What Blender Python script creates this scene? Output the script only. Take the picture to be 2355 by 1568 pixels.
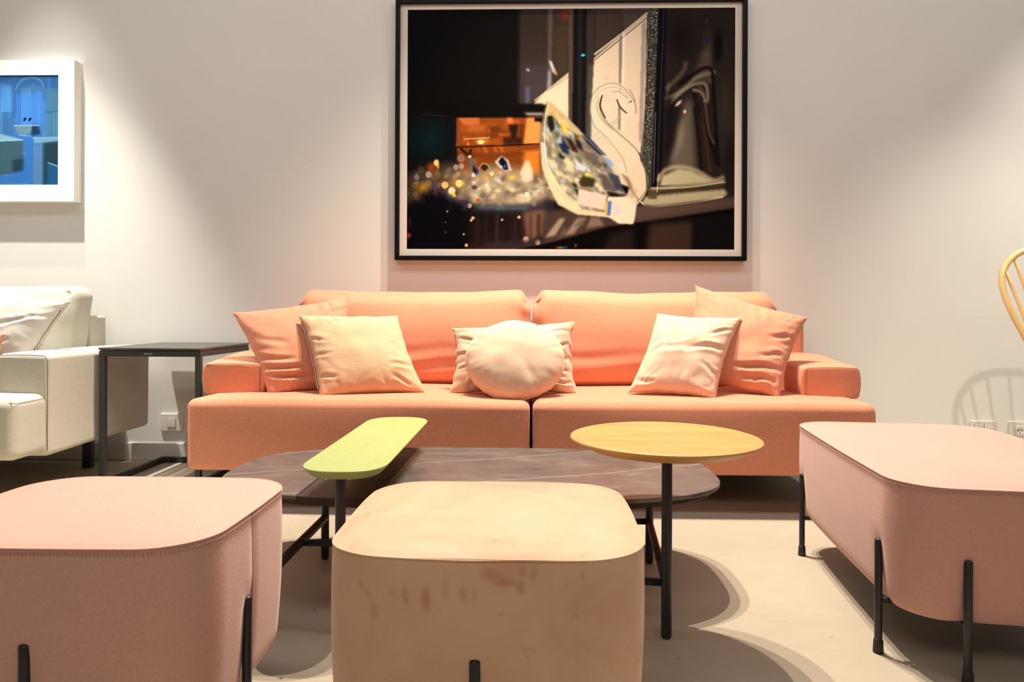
import bpy, math, random
import numpy as np
from mathutils import Vector, Matrix, noise

for o in list(bpy.data.objects):
    bpy.data.objects.remove(o, do_unlink=True)
scene = bpy.context.scene
C = scene.collection
PI = math.pi

# ---------------------------------------------------------------- camera
cam_data = bpy.data.cameras.new('camera')
cam = bpy.data.objects.new('camera', cam_data)
C.objects.link(cam)
cam_data.sensor_width = 36.0
cam_data.lens = 36.0 * 1600 / 2355
cam_data.shift_y = -69 / 2355
cam_data.clip_start = 0.02
cam.location = (0, 0, 0.78)
cam.rotation_euler = (Matrix.Rotation(math.radians(1.5), 3, 'Z') @ Matrix.Rotation(PI / 2, 3, 'X')
                      @ Matrix.Rotation(math.radians(0.25), 3, 'Z')).to_euler()
scene.camera = cam

# ---------------------------------------------------------------- colour management, world, lights
scene.view_settings.view_transform = 'Standard'
scene.view_settings.look = 'None'
scene.view_settings.gamma = 1.0
scene.view_settings.use_curve_mapping = False
scene.view_settings.exposure = 0.0
world = bpy.data.worlds.new('world')
scene.world = world
world.use_nodes = True
world.node_tree.nodes['Background'].inputs[0].default_value = (0.9, 0.92, 1.0, 1)
world.node_tree.nodes['Background'].inputs[1].default_value = 0.05


def spot(name, loc, aim, energy, half_angle, blend, color, radius=0.02):
    d = bpy.data.lights.new(name, 'SPOT')
    d.energy = energy
    d.spot_size = math.radians(2 * half_angle)
    d.spot_blend = blend
    d.color = color
    d.shadow_soft_size = radius
    o = bpy.data.objects.new(name, d)
    o.location = loc
    o.rotation_euler = (Vector(aim) - Vector(loc)).to_track_quat('-Z', 'Y').to_euler()
    C.objects.link(o)
    return o


def area(name, loc, aim, energy, sx, sy, color):
    d = bpy.data.lights.new(name, 'AREA')
    d.shape = 'RECTANGLE'
    d.size, d.size_y = sx, sy
    d.energy = energy
    d.color = color
    o = bpy.data.objects.new(name, d)
    o.location = loc
    o.rotation_euler = (Vector(aim) - Vector(loc)).to_track_quat('-Z', 'Y').to_euler()
    C.objects.link(o)
    return o


WARM = (1.0, 0.865, 0.70)
CREAM = (1.0, 0.91, 0.76)
COOL = (1.0, 0.96, 0.84)
# three spots of the ceiling track above the sofa
spot('sofa_spot', (-0.10, 2.86, 3.55), (-0.25, 1.95, 0), 370, 44, 0.75, WARM)
spot('sofa_spot', (0.20, 2.96, 3.55), (0.10, 2.05, 0), 370, 44, 0.75, WARM)
spot('sofa_spot', (0.46, 2.80, 3.55), (0.30, 1.95, 0), 295, 44, 0.75, WARM)
# wall washers left and right
spot('left_wall_spot', (-2.50, 2.82, 3.55), (-2.50, 2.82, 0), 600, 27, 0.55, COOL)
spot('left_wall_spot', (-2.46, 3.08, 3.55), (-2.46, 3.02, 0), 150, 24, 0.6, COOL)
spot('right_wall_spot', (2.85, 2.85, 3.55), (2.8, 2.85, 0), 420, 31, 0.9, CREAM)
spot('chair_spot', (1.0, 0.1, 3.55), (2.35, 3.5, 0.7), 230, 13, 0.8, CREAM, 0.03)
# added soft area fills without a real lamp: back wall, then front faces
area('fill_light', (0.2, 1.5, 3.5), (0.2, 3.5, 1.4), 62, 7.0, 0.8, (1.0, 0.97, 0.94))
area('fill_light', (0.2, -1.6, 3.5), (0.2, 0.6, 0.2), 66, 5.0, 1.6, (1.0, 0.88, 0.80))

# ---------------------------------------------------------------- materials
def srgb(r, g, b):
    def f(c):
        c /= 255
        return c / 12.92 if c <= 0.04045 else ((c + 0.055) / 1.055) ** 2.4
    return (f(r), f(g), f(b), 1)


class Mat:
    def __init__(self, name, base, rough=0.6, metal=0.0, spec=0.5, sheen=0.0):
        m = bpy.data.materials.new(name)
        m.use_nodes = True
        self.m, self.nt = m, m.node_tree
        self.b = self.nt.nodes['Principled BSDF']
        self.b.inputs['Base Color'].default_value = base
        self.b.inputs['Roughness'].default_value = rough
        self.b.inputs['Metallic'].default_value = metal
        self.b.inputs['Specular IOR Level'].default_value = spec
        if sheen:
            self.b.inputs['Sheen Weight'].default_value = sheen
            self.b.inputs['Sheen Roughness'].default_value = 0.45
        self.base = base

    def n(self, t, **kw):
        x = self.nt.nodes.new(t)
        for k, v in kw.items():
            if k in x.inputs:
                x.inputs[k].default_value = v
            else:
                setattr(x, k, v)
        return x

    def l(self, a, b):
        self.nt.links.new(a, b)

    def coords(self, scale=(1, 1, 1), rot=(0, 0, 0)):
        tc = self.n('ShaderNodeTexCoord')
        mp = self.n('ShaderNodeMapping')
        mp.inputs['Scale'].default_value = scale
        mp.inputs['Rotation'].default_value = rot
        self.l(tc.outputs['Object'], mp.inputs['Vector'])
        return mp.outputs['Vector']

    def noise(self, scale, detail=3, rough=0.5, stretch=(1, 1, 1), rot=(0, 0, 0), dist=0.0):
        x = self.n('ShaderNodeTexNoise', Scale=scale, Detail=detail, Roughness=rough, Distortion=dist)
        self.l(self.coords(stretch, rot), x.inputs['Vector'])
        return x.outputs['Fac']

    def ramp(self, fac, stops):
        r = self.n('ShaderNodeValToRGB')
        e = r.color_ramp.elements
        while len(e) < len(stops):
            e.new(0.5)
        for i, (p, c) in enumerate(stops):
            e[i].position = p
            e[i].color = c
        self.l(fac, r.inputs['Fac'])
        return r.outputs['Color']

    def mix(self, fac, a, b, mode='MIX'):
        x = self.n('ShaderNodeMix', data_type='RGBA', blend_type=mode)
        for s, v in ((x.inputs[0], fac), (x.inputs[6], a), (x.inputs[7], b)):
            if hasattr(v, 'links') or isinstance(v, bpy.types.NodeSocket):
                self.l(v, s)
            else:
                s.default_value = v
        return x.outputs[2]

    def color(self, c):
        self.l(c, self.b.inputs['Base Color'])

    def bump(self, fac, strength, dist=0.001):
        x = self.n('ShaderNodeBump', Strength=strength, Distance=dist)
        self.l(fac, x.inputs['Height'])
        prev = self.b.inputs['Normal'].links
        if prev:
            self.l(prev[0].from_socket, x.inputs['Normal'])
        self.l(x.outputs['Normal'], self.b.inputs['Normal'])


def scale_col(c, k):
    return (min(c[0] * k, 1), min(c[1] * k, 1), min(c[2] * k, 1), 1)


def fabric(name, base, var=0.10, thread=420, bump=0.5, sheen=0.25, ribs=None, tint=None):
    a = Mat(name, base, 0.85, 0, 0.2, sheen)
    f1 = a.noise(thread, 2, 0.6, (1, 1, 0.25))
    f2 = a.noise(thread, 2, 0.6, (0.25, 0.25, 1.2))
    mx = a.n('ShaderNodeMath', operation='MULTIPLY')
    a.l(f1, mx.inputs[0]); a.l(f2, mx.inputs[1])
    c1 = a.ramp(mx.outputs[0], [(0.12, scale_col(base, 1 - var * 1.6)), (0.26, base), (0.42, scale_col(base, 1 + var * 1.6))])
    big = a.noise(5, 3, 0.5)
    c2 = a.ramp(big, [(0.3, (1 - var * .6,) * 3 + (1,)), (0.7, (1, 1, 1, 1))])
    c = a.mix(1.0, c1, c2, 'MULTIPLY')
    a.color(c)
    if ribs:
        w = a.n('ShaderNodeTexWave', Scale=ribs[0], Distortion=1.2, Detail=2.0)
        w.inputs['Detail Scale'].default_value = 2.0
        a.l(a.coords((1, 1, 1), ribs[1]), w.inputs['Vector'])
        a.bump(w.outputs['Fac'], ribs[2], 0.0015)
    a.bump(mx.outputs[0], bump, 0.0008)
    return a.m


M = {}
M['coral'] = fabric('coral_fabric', (0.70, 0.285, 0.17, 1), 0.07)
M['coral_pillow'] = fabric('coral_pillow_fabric', (0.66, 0.29, 0.18, 1), 0.06)
M['peach'] = fabric('peach_ribbed_fabric', (0.74, 0.44, 0.27, 1), 0.05, ribs=(90, (0, PI / 2, 0.15), 0.35))
M['cream_peach'] = fabric('pale_peach_fabric', (0.80, 0.54, 0.39, 1), 0.05, ribs=(100, (0, 0.5, 0.1), 0.3))
M['round_peach'] = fabric('round_pillow_fabric', (0.80, 0.56, 0.40, 1), 0.05, ribs=(110, (0, -0.35, 0), 0.3))
M['pink'] = fabric('dusty_pink_fabric', (0.64, 0.375, 0.31, 1), 0.05, thread=620)
M['pink_pale'] = fabric('pale_pink_fabric', (0.60, 0.335, 0.28, 1), 0.045, thread=620)
M['piping_pink'] = fabric('pink_piping', (0.66, 0.385, 0.31, 1), 0.05)
M['grey_fabric'] = fabric('light_grey_fabric', (0.56, 0.53, 0.45, 1), 0.06)
M['white_fabric'] = fabric('off_white_fabric', (0.66, 0.64, 0.58, 1), 0.04)
M['seam_dark'] = Mat('dark_thread', (0.30, 0.13, 0.08, 1), 0.9).m
M['seam_pink'] = Mat('pink_thread', (0.50, 0.31, 0.25, 1), 0.9).m
M['seam_grey'] = Mat('grey_thread', (0.12, 0.11, 0.10, 1), 0.9).m
M['zip'] = Mat('zip_tape', (0.62, 0.58, 0.52, 1), 0.5).m
M['zip_brown'] = Mat('zip_brown', (0.16, 0.09, 0.07, 1), 0.5).m
M['zip_metal'] = Mat('zip_metal', (0.8, 0.8, 0.8, 1), 0.3, 1).m
M['black'] = Mat('black_metal', (0.016, 0.017, 0.022, 1), 0.42, 0, 0.5).m
M['rubber'] = Mat('black_rubber', (0.012, 0.012, 0.013, 1), 0.5).m
M['charcoal'] = Mat('charcoal_metal', (0.030, 0.034, 0.034, 1), 0.5).m
M['chrome'] = Mat('chrome', (0.85, 0.85, 0.85, 1), 0.18, 1).m
M['plastic'] = Mat('white_plastic', (0.72, 0.69, 0.64, 1), 0.35).m
M['plastic_dark'] = Mat('socket_hole', (0.03, 0.03, 0.03, 1), 0.6).m
M['white_frame'] = Mat('white_frame', (0.90, 0.88, 0.84, 1), 0.5).m
M['black_frame'] = Mat('black_frame_wood', (0.006, 0.006, 0.006, 1), 0.4, 0, 0.08).m
M['mat_board'] = Mat('mat_board', (0.66, 0.60, 0.54, 1), 0.8).m
M['letters'] = Mat('pale_print', (0.55, 0.55, 0.48, 1), 0.6).m

a = Mat('wall_paint', (0.76, 0.745, 0.71, 1), 0.8, 0, 0.25)
nz = a.noise(2.2, 4, 0.55)
a.color(a.ramp(nz, [(0.3, (0.75, 0.735, 0.70, 1)), (0.7, (0.775, 0.76, 0.725, 1))]))
a.bump(a.noise(160, 3, 0.6), 0.08, 0.001)
M['wall'] = a.m
M['baseboard'] = Mat('baseboard_paint', (0.70, 0.68, 0.65, 1), 0.55).m
M['ceiling'] = Mat('ceiling_paint', (0.12, 0.12, 0.125, 1), 0.9).m
M['wall_dark'] = Mat('grey_wall_paint', (0.25, 0.25, 0.25, 1), 0.9).m

a = Mat('microcement', (0.47, 0.43, 0.36, 1), 0.45, 0, 0.35)
n1 = a.noise(1.6, 6, 0.6, dist=0.6)
n2 = a.noise(14, 5, 0.7, (1, 2.5, 1), (0, 0, 0.5))
c = a.ramp(n1, [(0.3, (0.44, 0.385, 0.30, 1)), (0.7, (0.49, 0.43, 0.345, 1))])
c = a.mix(1.0, c, a.ramp(n2, [(0.3, (0.93, 0.93, 0.93, 1)), (0.65, (1, 1, 1, 1))]), 'MULTIPLY')
sp = a.noise(60, 1, 0.5)
c = a.mix(1.0, c, a.ramp(sp, [(0.20, (0.35, 0.3, 0.25, 1)), (0.225, (1, 1, 1, 1))]), 'MULTIPLY')
a.color(c)
a.bump(n2, 0.1, 0.001)
M['floor'] = a.m


def velvet():
    a = Mat('tan_velvet', (0.62, 0.37, 0.22, 1), 0.75, 0, 0.2, 0.7)
    a.b.inputs['Sheen Tint'].default_value = (1, 0.78, 0.62, 1)
    n1 = a.noise(5.5, 4, 0.6, dist=0.8)
    n2 = a.noise(16, 4, 0.6, (1.2, 1, 0.8), dist=1.2)
    c = a.ramp(n1, [(0.32, (0.61, 0.36, 0.25, 1)), (0.5, (0.66, 0.43, 0.28, 1)), (0.7, (0.70, 0.475, 0.34, 1))])
    c = a.mix(1.0, c, a.ramp(n2, [(0.28, (0.84, 0.74, 0.66, 1)), (0.37, (1, 1, 1, 1))]), 'MULTIPLY')
    # brushed finger marks, each with its own place on the front panel
    tc = a.n('ShaderNodeTexCoord')
    total = None
    wob = a.n('ShaderNodeTexNoise', Scale=30.0, Detail=2.0)
    a.l(tc.outputs['Object'], wob.inputs['Vector'])
    add = a.n('ShaderNodeVectorMath', operation='SCALE')
    a.l(wob.outputs['Color'], add.inputs[0]); add.inputs['Scale'].default_value = 0.018
    pos = a.n('ShaderNodeVectorMath', operation='ADD')
    a.l(tc.outputs['Object'], pos.inputs[0]); a.l(add.outputs[0], pos.inputs[1])
    for (x, z, sx, sz, k) in ((-0.118, 0.357, .004, .009, .8), (-0.088, 0.352, .006, .014, 1), (-0.033, 0.358, .005, .009, .6),
                           (0.012, 0.388, .011, .007, .8), (0.030, 0.379, .014, .006, 1), (0.052, 0.371, .006, .008, .9),
                           (0.054, 0.393, .006, .006, .5), (-0.016, 0.355, .004, .01, .45), (-0.058, .372, .005, .016, .4),
                           (-0.165, .332, .006, .012, .6), (-0.137, .358, .005, .010, .35), (0.074, .39, .004, .008, .6)):
        s = a.n('ShaderNodeVectorMath', operation='SUBTRACT')
        a.l(pos.outputs[0], s.inputs[0]); s.inputs[1].default_value = (x + .009, -0.22, z + .009)
        m_ = a.n('ShaderNodeVectorMath', operation='MULTIPLY')
        a.l(s.outputs[0], m_.inputs[0]); m_.inputs[1].default_value = (1 / sx, 8, 1 / sz)
        ln = a.n('ShaderNodeVectorMath', operation='LENGTH'); a.l(m_.outputs[0], ln.inputs[0])
        mr = a.n('ShaderNodeMapRange'); a.l(ln.outputs['Value'], mr.inputs['Value'])
        mr.inputs['From Min'].default_value = 1.9; mr.inputs['From Max'].default_value = 0.6
        mr.inputs['To Min'].default_value = 0; mr.inputs['To Max'].default_value = k * 0.75
        if total is None:
            total = mr.outputs[0]
        else:
            q = a.n('ShaderNodeMath', operation='MAXIMUM'); a.l(total, q.inputs[0]); a.l(mr.outputs[0], q.inputs[1]); total = q.outputs[0]
    c = a.mix(total, c, (0.50, 0.245, 0.12, 1))
    a.color(c)
    a.bump(a.noise(700, 2, 0.6), 0.25, 0.0005)
    return a.m


M['velvet'] = velvet()


def satin():
    a = Mat('champagne_satin', (0.62, 0.40, 0.27, 1), 0.42, 0, 0.5, 0.5)
    n = a.noise(6, 3, 0.5, dist=0.7)
    a.color(a.ramp(n, [(0.3, (0.55, 0.34, 0.22, 1)), (0.7, (0.68, 0.46, 0.32, 1))]))
    return a.m


M['satin'] = satin()


def marble():
    a = Mat('dark_marble', (0.12, 0.1, 0.09, 1), 0.30, 0, 0.55)
    n1 = a.noise(3.2, 8, 0.62, (1, 2.4, 1), (0, 0, 0.25), 1.4)
    n2 = a.noise(14, 6, 0.7, (1, 2, 1), (0, 0, 0.3), 0.8)
    c = a.ramp(n1, [(0.30, (0.075, 0.065, 0.066, 1)), (0.46, (0.110, 0.097, 0.096, 1)), (0.56, (0.125, 0.110, 0.105, 1)), (0.72, (0.20, 0.183, 0.170, 1))])
    c = a.mix(1.0, c, a.ramp(n2, [(0.3, (0.68, 0.67, 0.68, 1)), (0.7, (1.15, 1.15, 1.13, 1))]), 'MULTIPLY')
    # thin pale veins
    w = a.n('ShaderNodeTexWave', Scale=0.62, Distortion=1.6, Detail=4.0)
    w.inputs['Detail Scale'].default_value = 1.1
    a.l(a.coords((1, 2.0, 1), (0, 0, 0.95)), w.inputs['Vector'])
    v = a.ramp(w.outputs['Fac'], [(0.0, (0, 0, 0, 1)), (0.9990, (0, 0, 0, 1)), (1.0, (1, 1, 1, 1))])
    vf = a.n('ShaderNodeMath', operation='MULTIPLY'); a.l(v, vf.inputs[0]); vf.inputs[1].default_value = 0.55
    c = a.mix(vf.outputs[0], c, (0.34, 0.30, 0.27, 1))
    a.color(c)
    a.bump(n2, 0.1, 0.0006)
    return a.m


M['marble'] = marble()


def wood(name, c1, c2, c3, scale=9, stretch=(1, 9, 1), rough=0.4, rot=(0, 0, 0)):
    a = Mat(name, c1, rough, 0, 0.4)
    n = a.noise(scale, 6, 0.6, stretch, rot, 0.5)
    n2 = a.noise(scale * 9, 3, 0.6, stretch, rot)
    c = a.ramp(n, [(0.3, c1), (0.5, c2), (0.7, c3)])
    c = a.mix(1.0, c, a.ramp(n2, [(0.3, (0.93, 0.92, 0.9, 1)), (0.6, (1, 1, 1, 1))]), 'MULTIPLY')
    a.color(c)
    a.bump(n2, 0.08, 0.0005)
    return a.m


M['oak'] = wood('honey_oak', (0.47, 0.24, 0.07, 1), (0.55, 0.305, 0.095, 1), (0.62, 0.36, 0.125, 1), 2.4, (1, 7, 1), 0.4)
M['oak_chair'] = wood('pale_oak', (0.70, 0.47, 0.20, 1), (0.76, 0.53, 0.25, 1), (0.80, 0.58, 0.30, 1), 6, (3, 3, .5), 0.38)
M['walnut'] = wood('dark_stained_wood', (0.022, 0.012, 0.010, 1), (0.040, 0.021, 0.017, 1), (0.065, 0.032, 0.025, 1), 5, (7, 1, 1), 0.5)
M['green'] = wood('green_stain', (0.345, 0.415, 0.15, 1), (0.36, 0.425, 0.155, 1), (0.375, 0.43, 0.16, 1), 3, (4, 1, 1), 0.42)

a = Mat('slate_tabletop', (0.06, 0.06, 0.055, 1), 0.4)
n = a.noise(5, 6, 0.65, (1, 3, 1), (0, 0, .4), 1.0)
a.color(a.ramp(n, [(0.3, (0.045, 0.045, 0.040, 1)), (0.7, (0.085, 0.082, 0.072, 1))]))
M['slate'] = a.m

a = Mat('photo_print', (0, 0, 0, 1), 0.5, 0, 0.03)
at = a.n('ShaderNodeAttribute', attribute_name='print')
a.color(at.outputs['Color'])
M['print'] = a.m


# ---------------------------------------------------------------- object helpers
def root_of(o):
    while o.parent:
        o = o.parent
    return o


def tag(o, label=None, cat=None, group=None, kind=None):
    for k, v in (('label', label), ('category', cat), ('group', group), ('kind', kind)):
        if v:
            o[k] = v
    return o


def thing(name, label, cat, loc, group=None):
    o = bpy.data.objects.new(name, None)
    o.empty_display_size = 0.1
    C.objects.link(o)
    o.location = loc
    return tag(o, label, cat, group)


def obj(name, geo, mat, parent=None, smooth=True, origin=None, angle=None):
    """geo = (verts, faces) in world coordinates; links ONE mesh object."""
    v, f = geo
    v = np.asarray(v, float)
    off = np.zeros(3)
    if parent is not None:
        off = np.array(root_of(parent).location)
    elif origin is not None:
        off = np.array(origin)
    me = bpy.data.meshes.new(name)
    me.from_pydata((v - off).tolist(), [], f)
    me.update()
    me.materials.append(mat)
    if smooth:
        me.polygons.foreach_set('use_smooth', [True] * len(me.polygons))
        if angle:
            me.set_sharp_from_angle(angle=math.radians(angle))
    o = bpy.data.objects.new(name, me)
    C.objects.link(o)
    if parent is not None:
        o.parent = parent
    elif origin is not None:
        o.location = origin
    return o


def merge(*geos):
    V, F = [], []
    for v, f in geos:
        k = len(V)
        V.extend([tuple(p) for p in v])
        F.extend([tuple(i + k for i in q) for q in f])
    return V, F


def box(x0, x1, y0, y1, z0, z1):
    v = [(x0, y0, z0), (x1, y0, z0), (x1, y1, z0), (x0, y1, z0), (x0, y0, z1), (x1, y0, z1), (x1, y1, z1), (x0, y1, z1)]
    f = [(0, 3, 2, 1), (4, 5, 6, 7), (0, 1, 5, 4), (1, 2, 6, 5), (2, 3, 7, 6), (3, 0, 4, 7)]
    return v, f


def axis_params(h, r, n):
    a = np.sin(np.linspace(0, PI / 2, 6)) * 0 + (1 - np.cos(np.linspace(0, PI / 2, 6)))
    t = np.tan(np.linspace(0, PI / 4, 6))
    left = -h + r * (1 - t[::-1])
    right = -left[::-1]
    mid = np.linspace(-(h - r), h - r, max(n, 2))[1:-1]
    return np.concatenate([left, mid, right])


def rbox(c, s, r, n=(12, 12, 8), fn=None):
    """rounded box centred at c, full size s, edge radius r; fn(p, q) deforms (p world point, q in -1..1 box coords)"""
    h = np.array(s) / 2.0
    r = min(r, h.min() * 0.98)
    A = [axis_params(h[i], r, n[i]) for i in range(3)]
    idx, V, F = {}, [], []

    def vert(i, j, k):
        key = (i, j, k)
        if key not in idx:
            q = np.array([A[0][i], A[1][j], A[2][k]])
            cc = np.clip(q, -(h - r), h - r)
            d = q - cc
            L = np.linalg.norm(d)
            p = cc + d * (r / L) if L > 1e-9 else q
            w = np.array(c) + p
            if fn:
                w = np.array(fn(w, q / h, d / (L + 1e-9)))
            idx[key] = len(V)
            V.append(tuple(w))
        return idx[key]
    N = [len(x) for x in A]
    for k, flip in ((0, 1), (N[2] - 1, 0)):
        for i in range(N[0] - 1):
            for j in range(N[1] - 1):
                q = (vert(i, j, k), vert(i + 1, j, k), vert(i + 1, j + 1, k), vert(i, j + 1, k))
                F.append(q[::-1] if flip else q)
    for j, flip in ((0, 0), (N[1] - 1, 1)):
        for i in range(N[0] - 1):
            for k in range(N[2] - 1):
                q = (vert(i, j, k), vert(i + 1, j, k), vert(i + 1, j, k + 1), vert(i, j, k + 1))
                F.append(q[::-1] if flip else q)
    for i, flip in ((0, 1), (N[0] - 1, 0)):
        for j in range(N[1] - 1):
            for k in range(N[2] - 1):
                q = (vert(i, j, k), vert(i, j + 1, k), vert(i, j + 1, k + 1), vert(i, j, k + 1))
                F.append(q[::-1] if flip else q)
    return V, F


def tube(pts, r, seg=10, closed=False, caps=True):
    P = [Vector(p) for p in pts]
    n = len(P)
    R = r if hasattr(r, '__len__') else [r] * n
    V, F = [], []
    tang = []
    for i in range(n):
        if closed:
            t = P[(i + 1) % n] - P[i - 1]
        else:
            t = P[min(i + 1, n - 1)] - P[max(i - 1, 0)]
        tang.append(t.normalized())
    ref = Vector((0, 0, 1)) if abs(tang[0].z) < 0.9 else Vector((1, 0, 0))
    u = (ref - tang[0] * ref.dot(tang[0])).normalized()
    for i in range(n):
        u = (u - tang[i] * u.dot(tang[i])).normalized()
        w = tang[i].cross(u)
        for k in range(seg):
            a = 2 * PI * k / seg
            V.append(tuple(P[i] + (u * math.cos(a) + w * math.sin(a)) * R[i]))
    m = n if closed else n - 1
    for i in range(m):
        for k in range(seg):
            a, b = i * seg + k, i * seg + (k + 1) % seg
            c2, d = ((i + 1) % n) * seg + (k + 1) % seg, ((i + 1) % n) * seg + k
            F.append((a, b, c2, d))
    if caps and not closed:
        F.append(tuple(range(seg))[::-1])
        F.append(tuple((n - 1) * seg + k for k in range(seg)))
    return V, F


def lathe(profile, cx, cy, seg=64):
    """profile list of (r, z) from axis at one end to axis at the other"""
    V, F = [], []
    ring = []
    for (r, z) in profile:
        if r < 1e-6:
            ring.append([len(V)] * seg)
            V.append((cx, cy, z))
        else:
            ring.append(list(range(len(V), len(V) + seg)))
            for k in range(seg):
                a = 2 * PI * k / seg
                V.append((cx + r * math.cos(a), cy + r * math.sin(a), z))
    for i in range(len(ring) - 1):
        for k in range(seg):
            q = [ring[i][k], ring[i][(k + 1) % seg], ring[i + 1][(k + 1) % seg], ring[i + 1][k]]
            q = list(dict.fromkeys(q))
            if len(q) > 2:
                F.append(tuple(q))
    return V, F


def rod(x, y, z0, z1, r, seg=20, tip=0.004):
    return lathe([(0, z0), (r * 0.6, z0), (r * 0.9, z0 + tip * 0.4), (r, z0 + tip), (r, z1 - tip), (r * 0.9, z1 - tip * 0.4), (r * 0.6, z1), (0, z1)], x, y, seg)


def plate(outline, levels):
    """stack of offset copies of a closed 2-D outline: levels = [(z, inset)], capped at both ends"""
    o = np.array(outline, float)
    n = len(o)
    t = np.roll(o, -1, 0) - np.roll(o, 1, 0)
    t /= np.linalg.norm(t, axis=1)[:, None]
    nrm = np.stack([t[:, 1], -t[:, 0]], 1)  # outward for ccw
    V, F = [], []
    for (z, ins) in levels:
        for p in o - nrm * ins:
            V.append((p[0], p[1], z))
    for i in range(len(levels) - 1):
        for k in range(n):
            F.append((i * n + k, i * n + (k + 1) % n, (i + 1) * n + (k + 1) % n, (i + 1) * n + k))
    F.append(tuple(range(n))[::-1])
    F.append(tuple((len(levels) - 1) * n + k for k in range(n)))
    return V, F


def nz3(x, y, z, s=0):
    return noise.noise(Vector((x + s * 13.7, y - s * 7.3, z + s * 3.1)))


# ---------------------------------------------------------------- the setting
YW = 3.55
def structure(name, geo, mat):
    return tag(obj(name, geo, mat, smooth=False), kind='structure')


structure('floor', box(-4.6, 4.6, -3.2, YW, -0.06, 0), M['floor'])
structure('wall_back', box(-4.6, 4.6, YW, YW + 0.12, 0, 3.7), M['wall'])
structure('wall_left', box(-4.72, -4.6, -3.2, YW + .12, 0, 3.7), M['wall_dark'])
structure('wall_right', box(4.6, 4.72, -3.2, YW + .12, 0, 3.7), M['wall_dark'])
structure('wall_front', box(-4.6, 4.6, -3.32, -3.2, 0, 3.7), M['wall_dark'])
structure('ceiling', box(-4.6, 4.6, -3.2, YW, 3.7, 3.8), M['ceiling'])
structure('baseboard_back', merge(box(-4.6, 4.6, YW - 0.013, YW, 0.003, 0.088), box(-4.6, 4.6, YW - 0.010, YW, 0.088, 0.091)), M['baseboard'])

# ---------------------------------------------------------------- coral sofa
CX0, CX1 = -1.340, 1.318
SEAT_Z, SEAT_Y0 = 0.432, 2.665
sofa = thing('sofa', 'long coral pink two-cushion sofa against the wall under the large framed photograph', 'sofa', (0.0, 3.05, 0))


def seat_fn(seed, inner):
    def fn(p, q, d):
        x, y, z = p
        top = max(0, q[2])
        # soft crown of the seat, sagging a little towards the ends
        z += 0.012 * top * (1 - abs(q[0]) ** 3) * (1 - q[1] ** 2 * 0.6) - 0.006 * top * (1 - abs(q[0])) * 0
        y += -0.010 * (1 - q[2] ** 2) * (q[1] < -0.5) * (1 - q[0] ** 4)
        e = max(0, 1 - abs(q[0] - inner) / 0.10)
        w = nz3(x * 6, y * 9, z * 22, seed) * 0.006 * e
        y += w * (q[1] < 0)
        z += nz3(x * 2.3, y * 2.3, 0, seed) * 0.006 * top
        y += nz3(x * 2.0, 0, z * 5, seed + 3) * 0.006 * (q[1] < -.5)
        return x, y, z
    return fn


seats = []
for i, (x0, x1) in enumerate(((CX0, 0.000), (0.012, CX1))):
    g = rbox(((x0 + x1) / 2, (SEAT_Y0 + 3.42) / 2, (0.152 + SEAT_Z) / 2), (x1 - x0, 3.42 - SEAT_Y0, SEAT_Z - 0.152), 0.034, (40, 22, 10),
             seat_fn(i + 1, 1 if i == 0 else -1))
    s = obj('seat_cushion', g, M['coral'], sofa)
    seats.append(s)
    xo = x0 if i == 0 else x1
    sg = 1 if i == 0 else -1
    pts = [(xo + sg * 0.007, SEAT_Y0 + 0.012, 0.165 + 0.235 * t) for t in np.linspace(0, 1, 14)]
    obj('seam', tube(pts, 0.0012, 6), M['seam_dark'], s)


def arm_fn(seed, side):
    def fn(p, q, d):
        x, y, z = p
        t = (y - 2.89) / 0.5
        z += 0.5 * (q[2] + 1) * (0.030 * min(1, max(0, t * 1.4)) + 0.005 * (1 - q[0] ** 2) - 0.012 * max(0, (q[0] * side)) * 0)
        x += -side * 0.010 * (1 - q[2] ** 2) * (abs(q[0]) > .9) * (-1 if q[0] * side > 0 else 1) * (t > 0)
        y += nz3(x * 8, y * 4, z * 8, seed) * 0.004
        z += nz3(x * 5, y * 4, z * 3, seed) * 0.004
        return x, y, z
    return fn


for i, (x0, x1, side) in enumerate(((CX0 - 0.030, CX0 + 0.220, -1), (CX1 - 0.195, CX1 + 0.034, 1))):
    g = rbox(((x0 + x1) / 2, 3.155, 0.489), (x1 - x0, 0.53, 0.128), 0.012, (14, 22, 8), arm_fn(i + 5, side))
    arm = obj('armrest', g, M['coral'], sofa)
    pts = [(x1 - 0.012 if side < 0 else x0 + 0.012, 2.8885, z) for z in np.linspace(0.440, 0.538, 8)]
    xs = np.linspace(x1 - 0.014, x0 + 0.01, 10) if side < 0 else np.linspace(x0 + 0.014, x1 - 0.01, 10)
    pts += [(x, 2.8885, 0.549 + 0.004 * (1 - ((x - (x0 + x1) / 2) / 0.11) ** 2)) for x in xs]
    obj('seam', tube(pts, 0.0013, 6), M['seam_dark'], arm)


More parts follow.
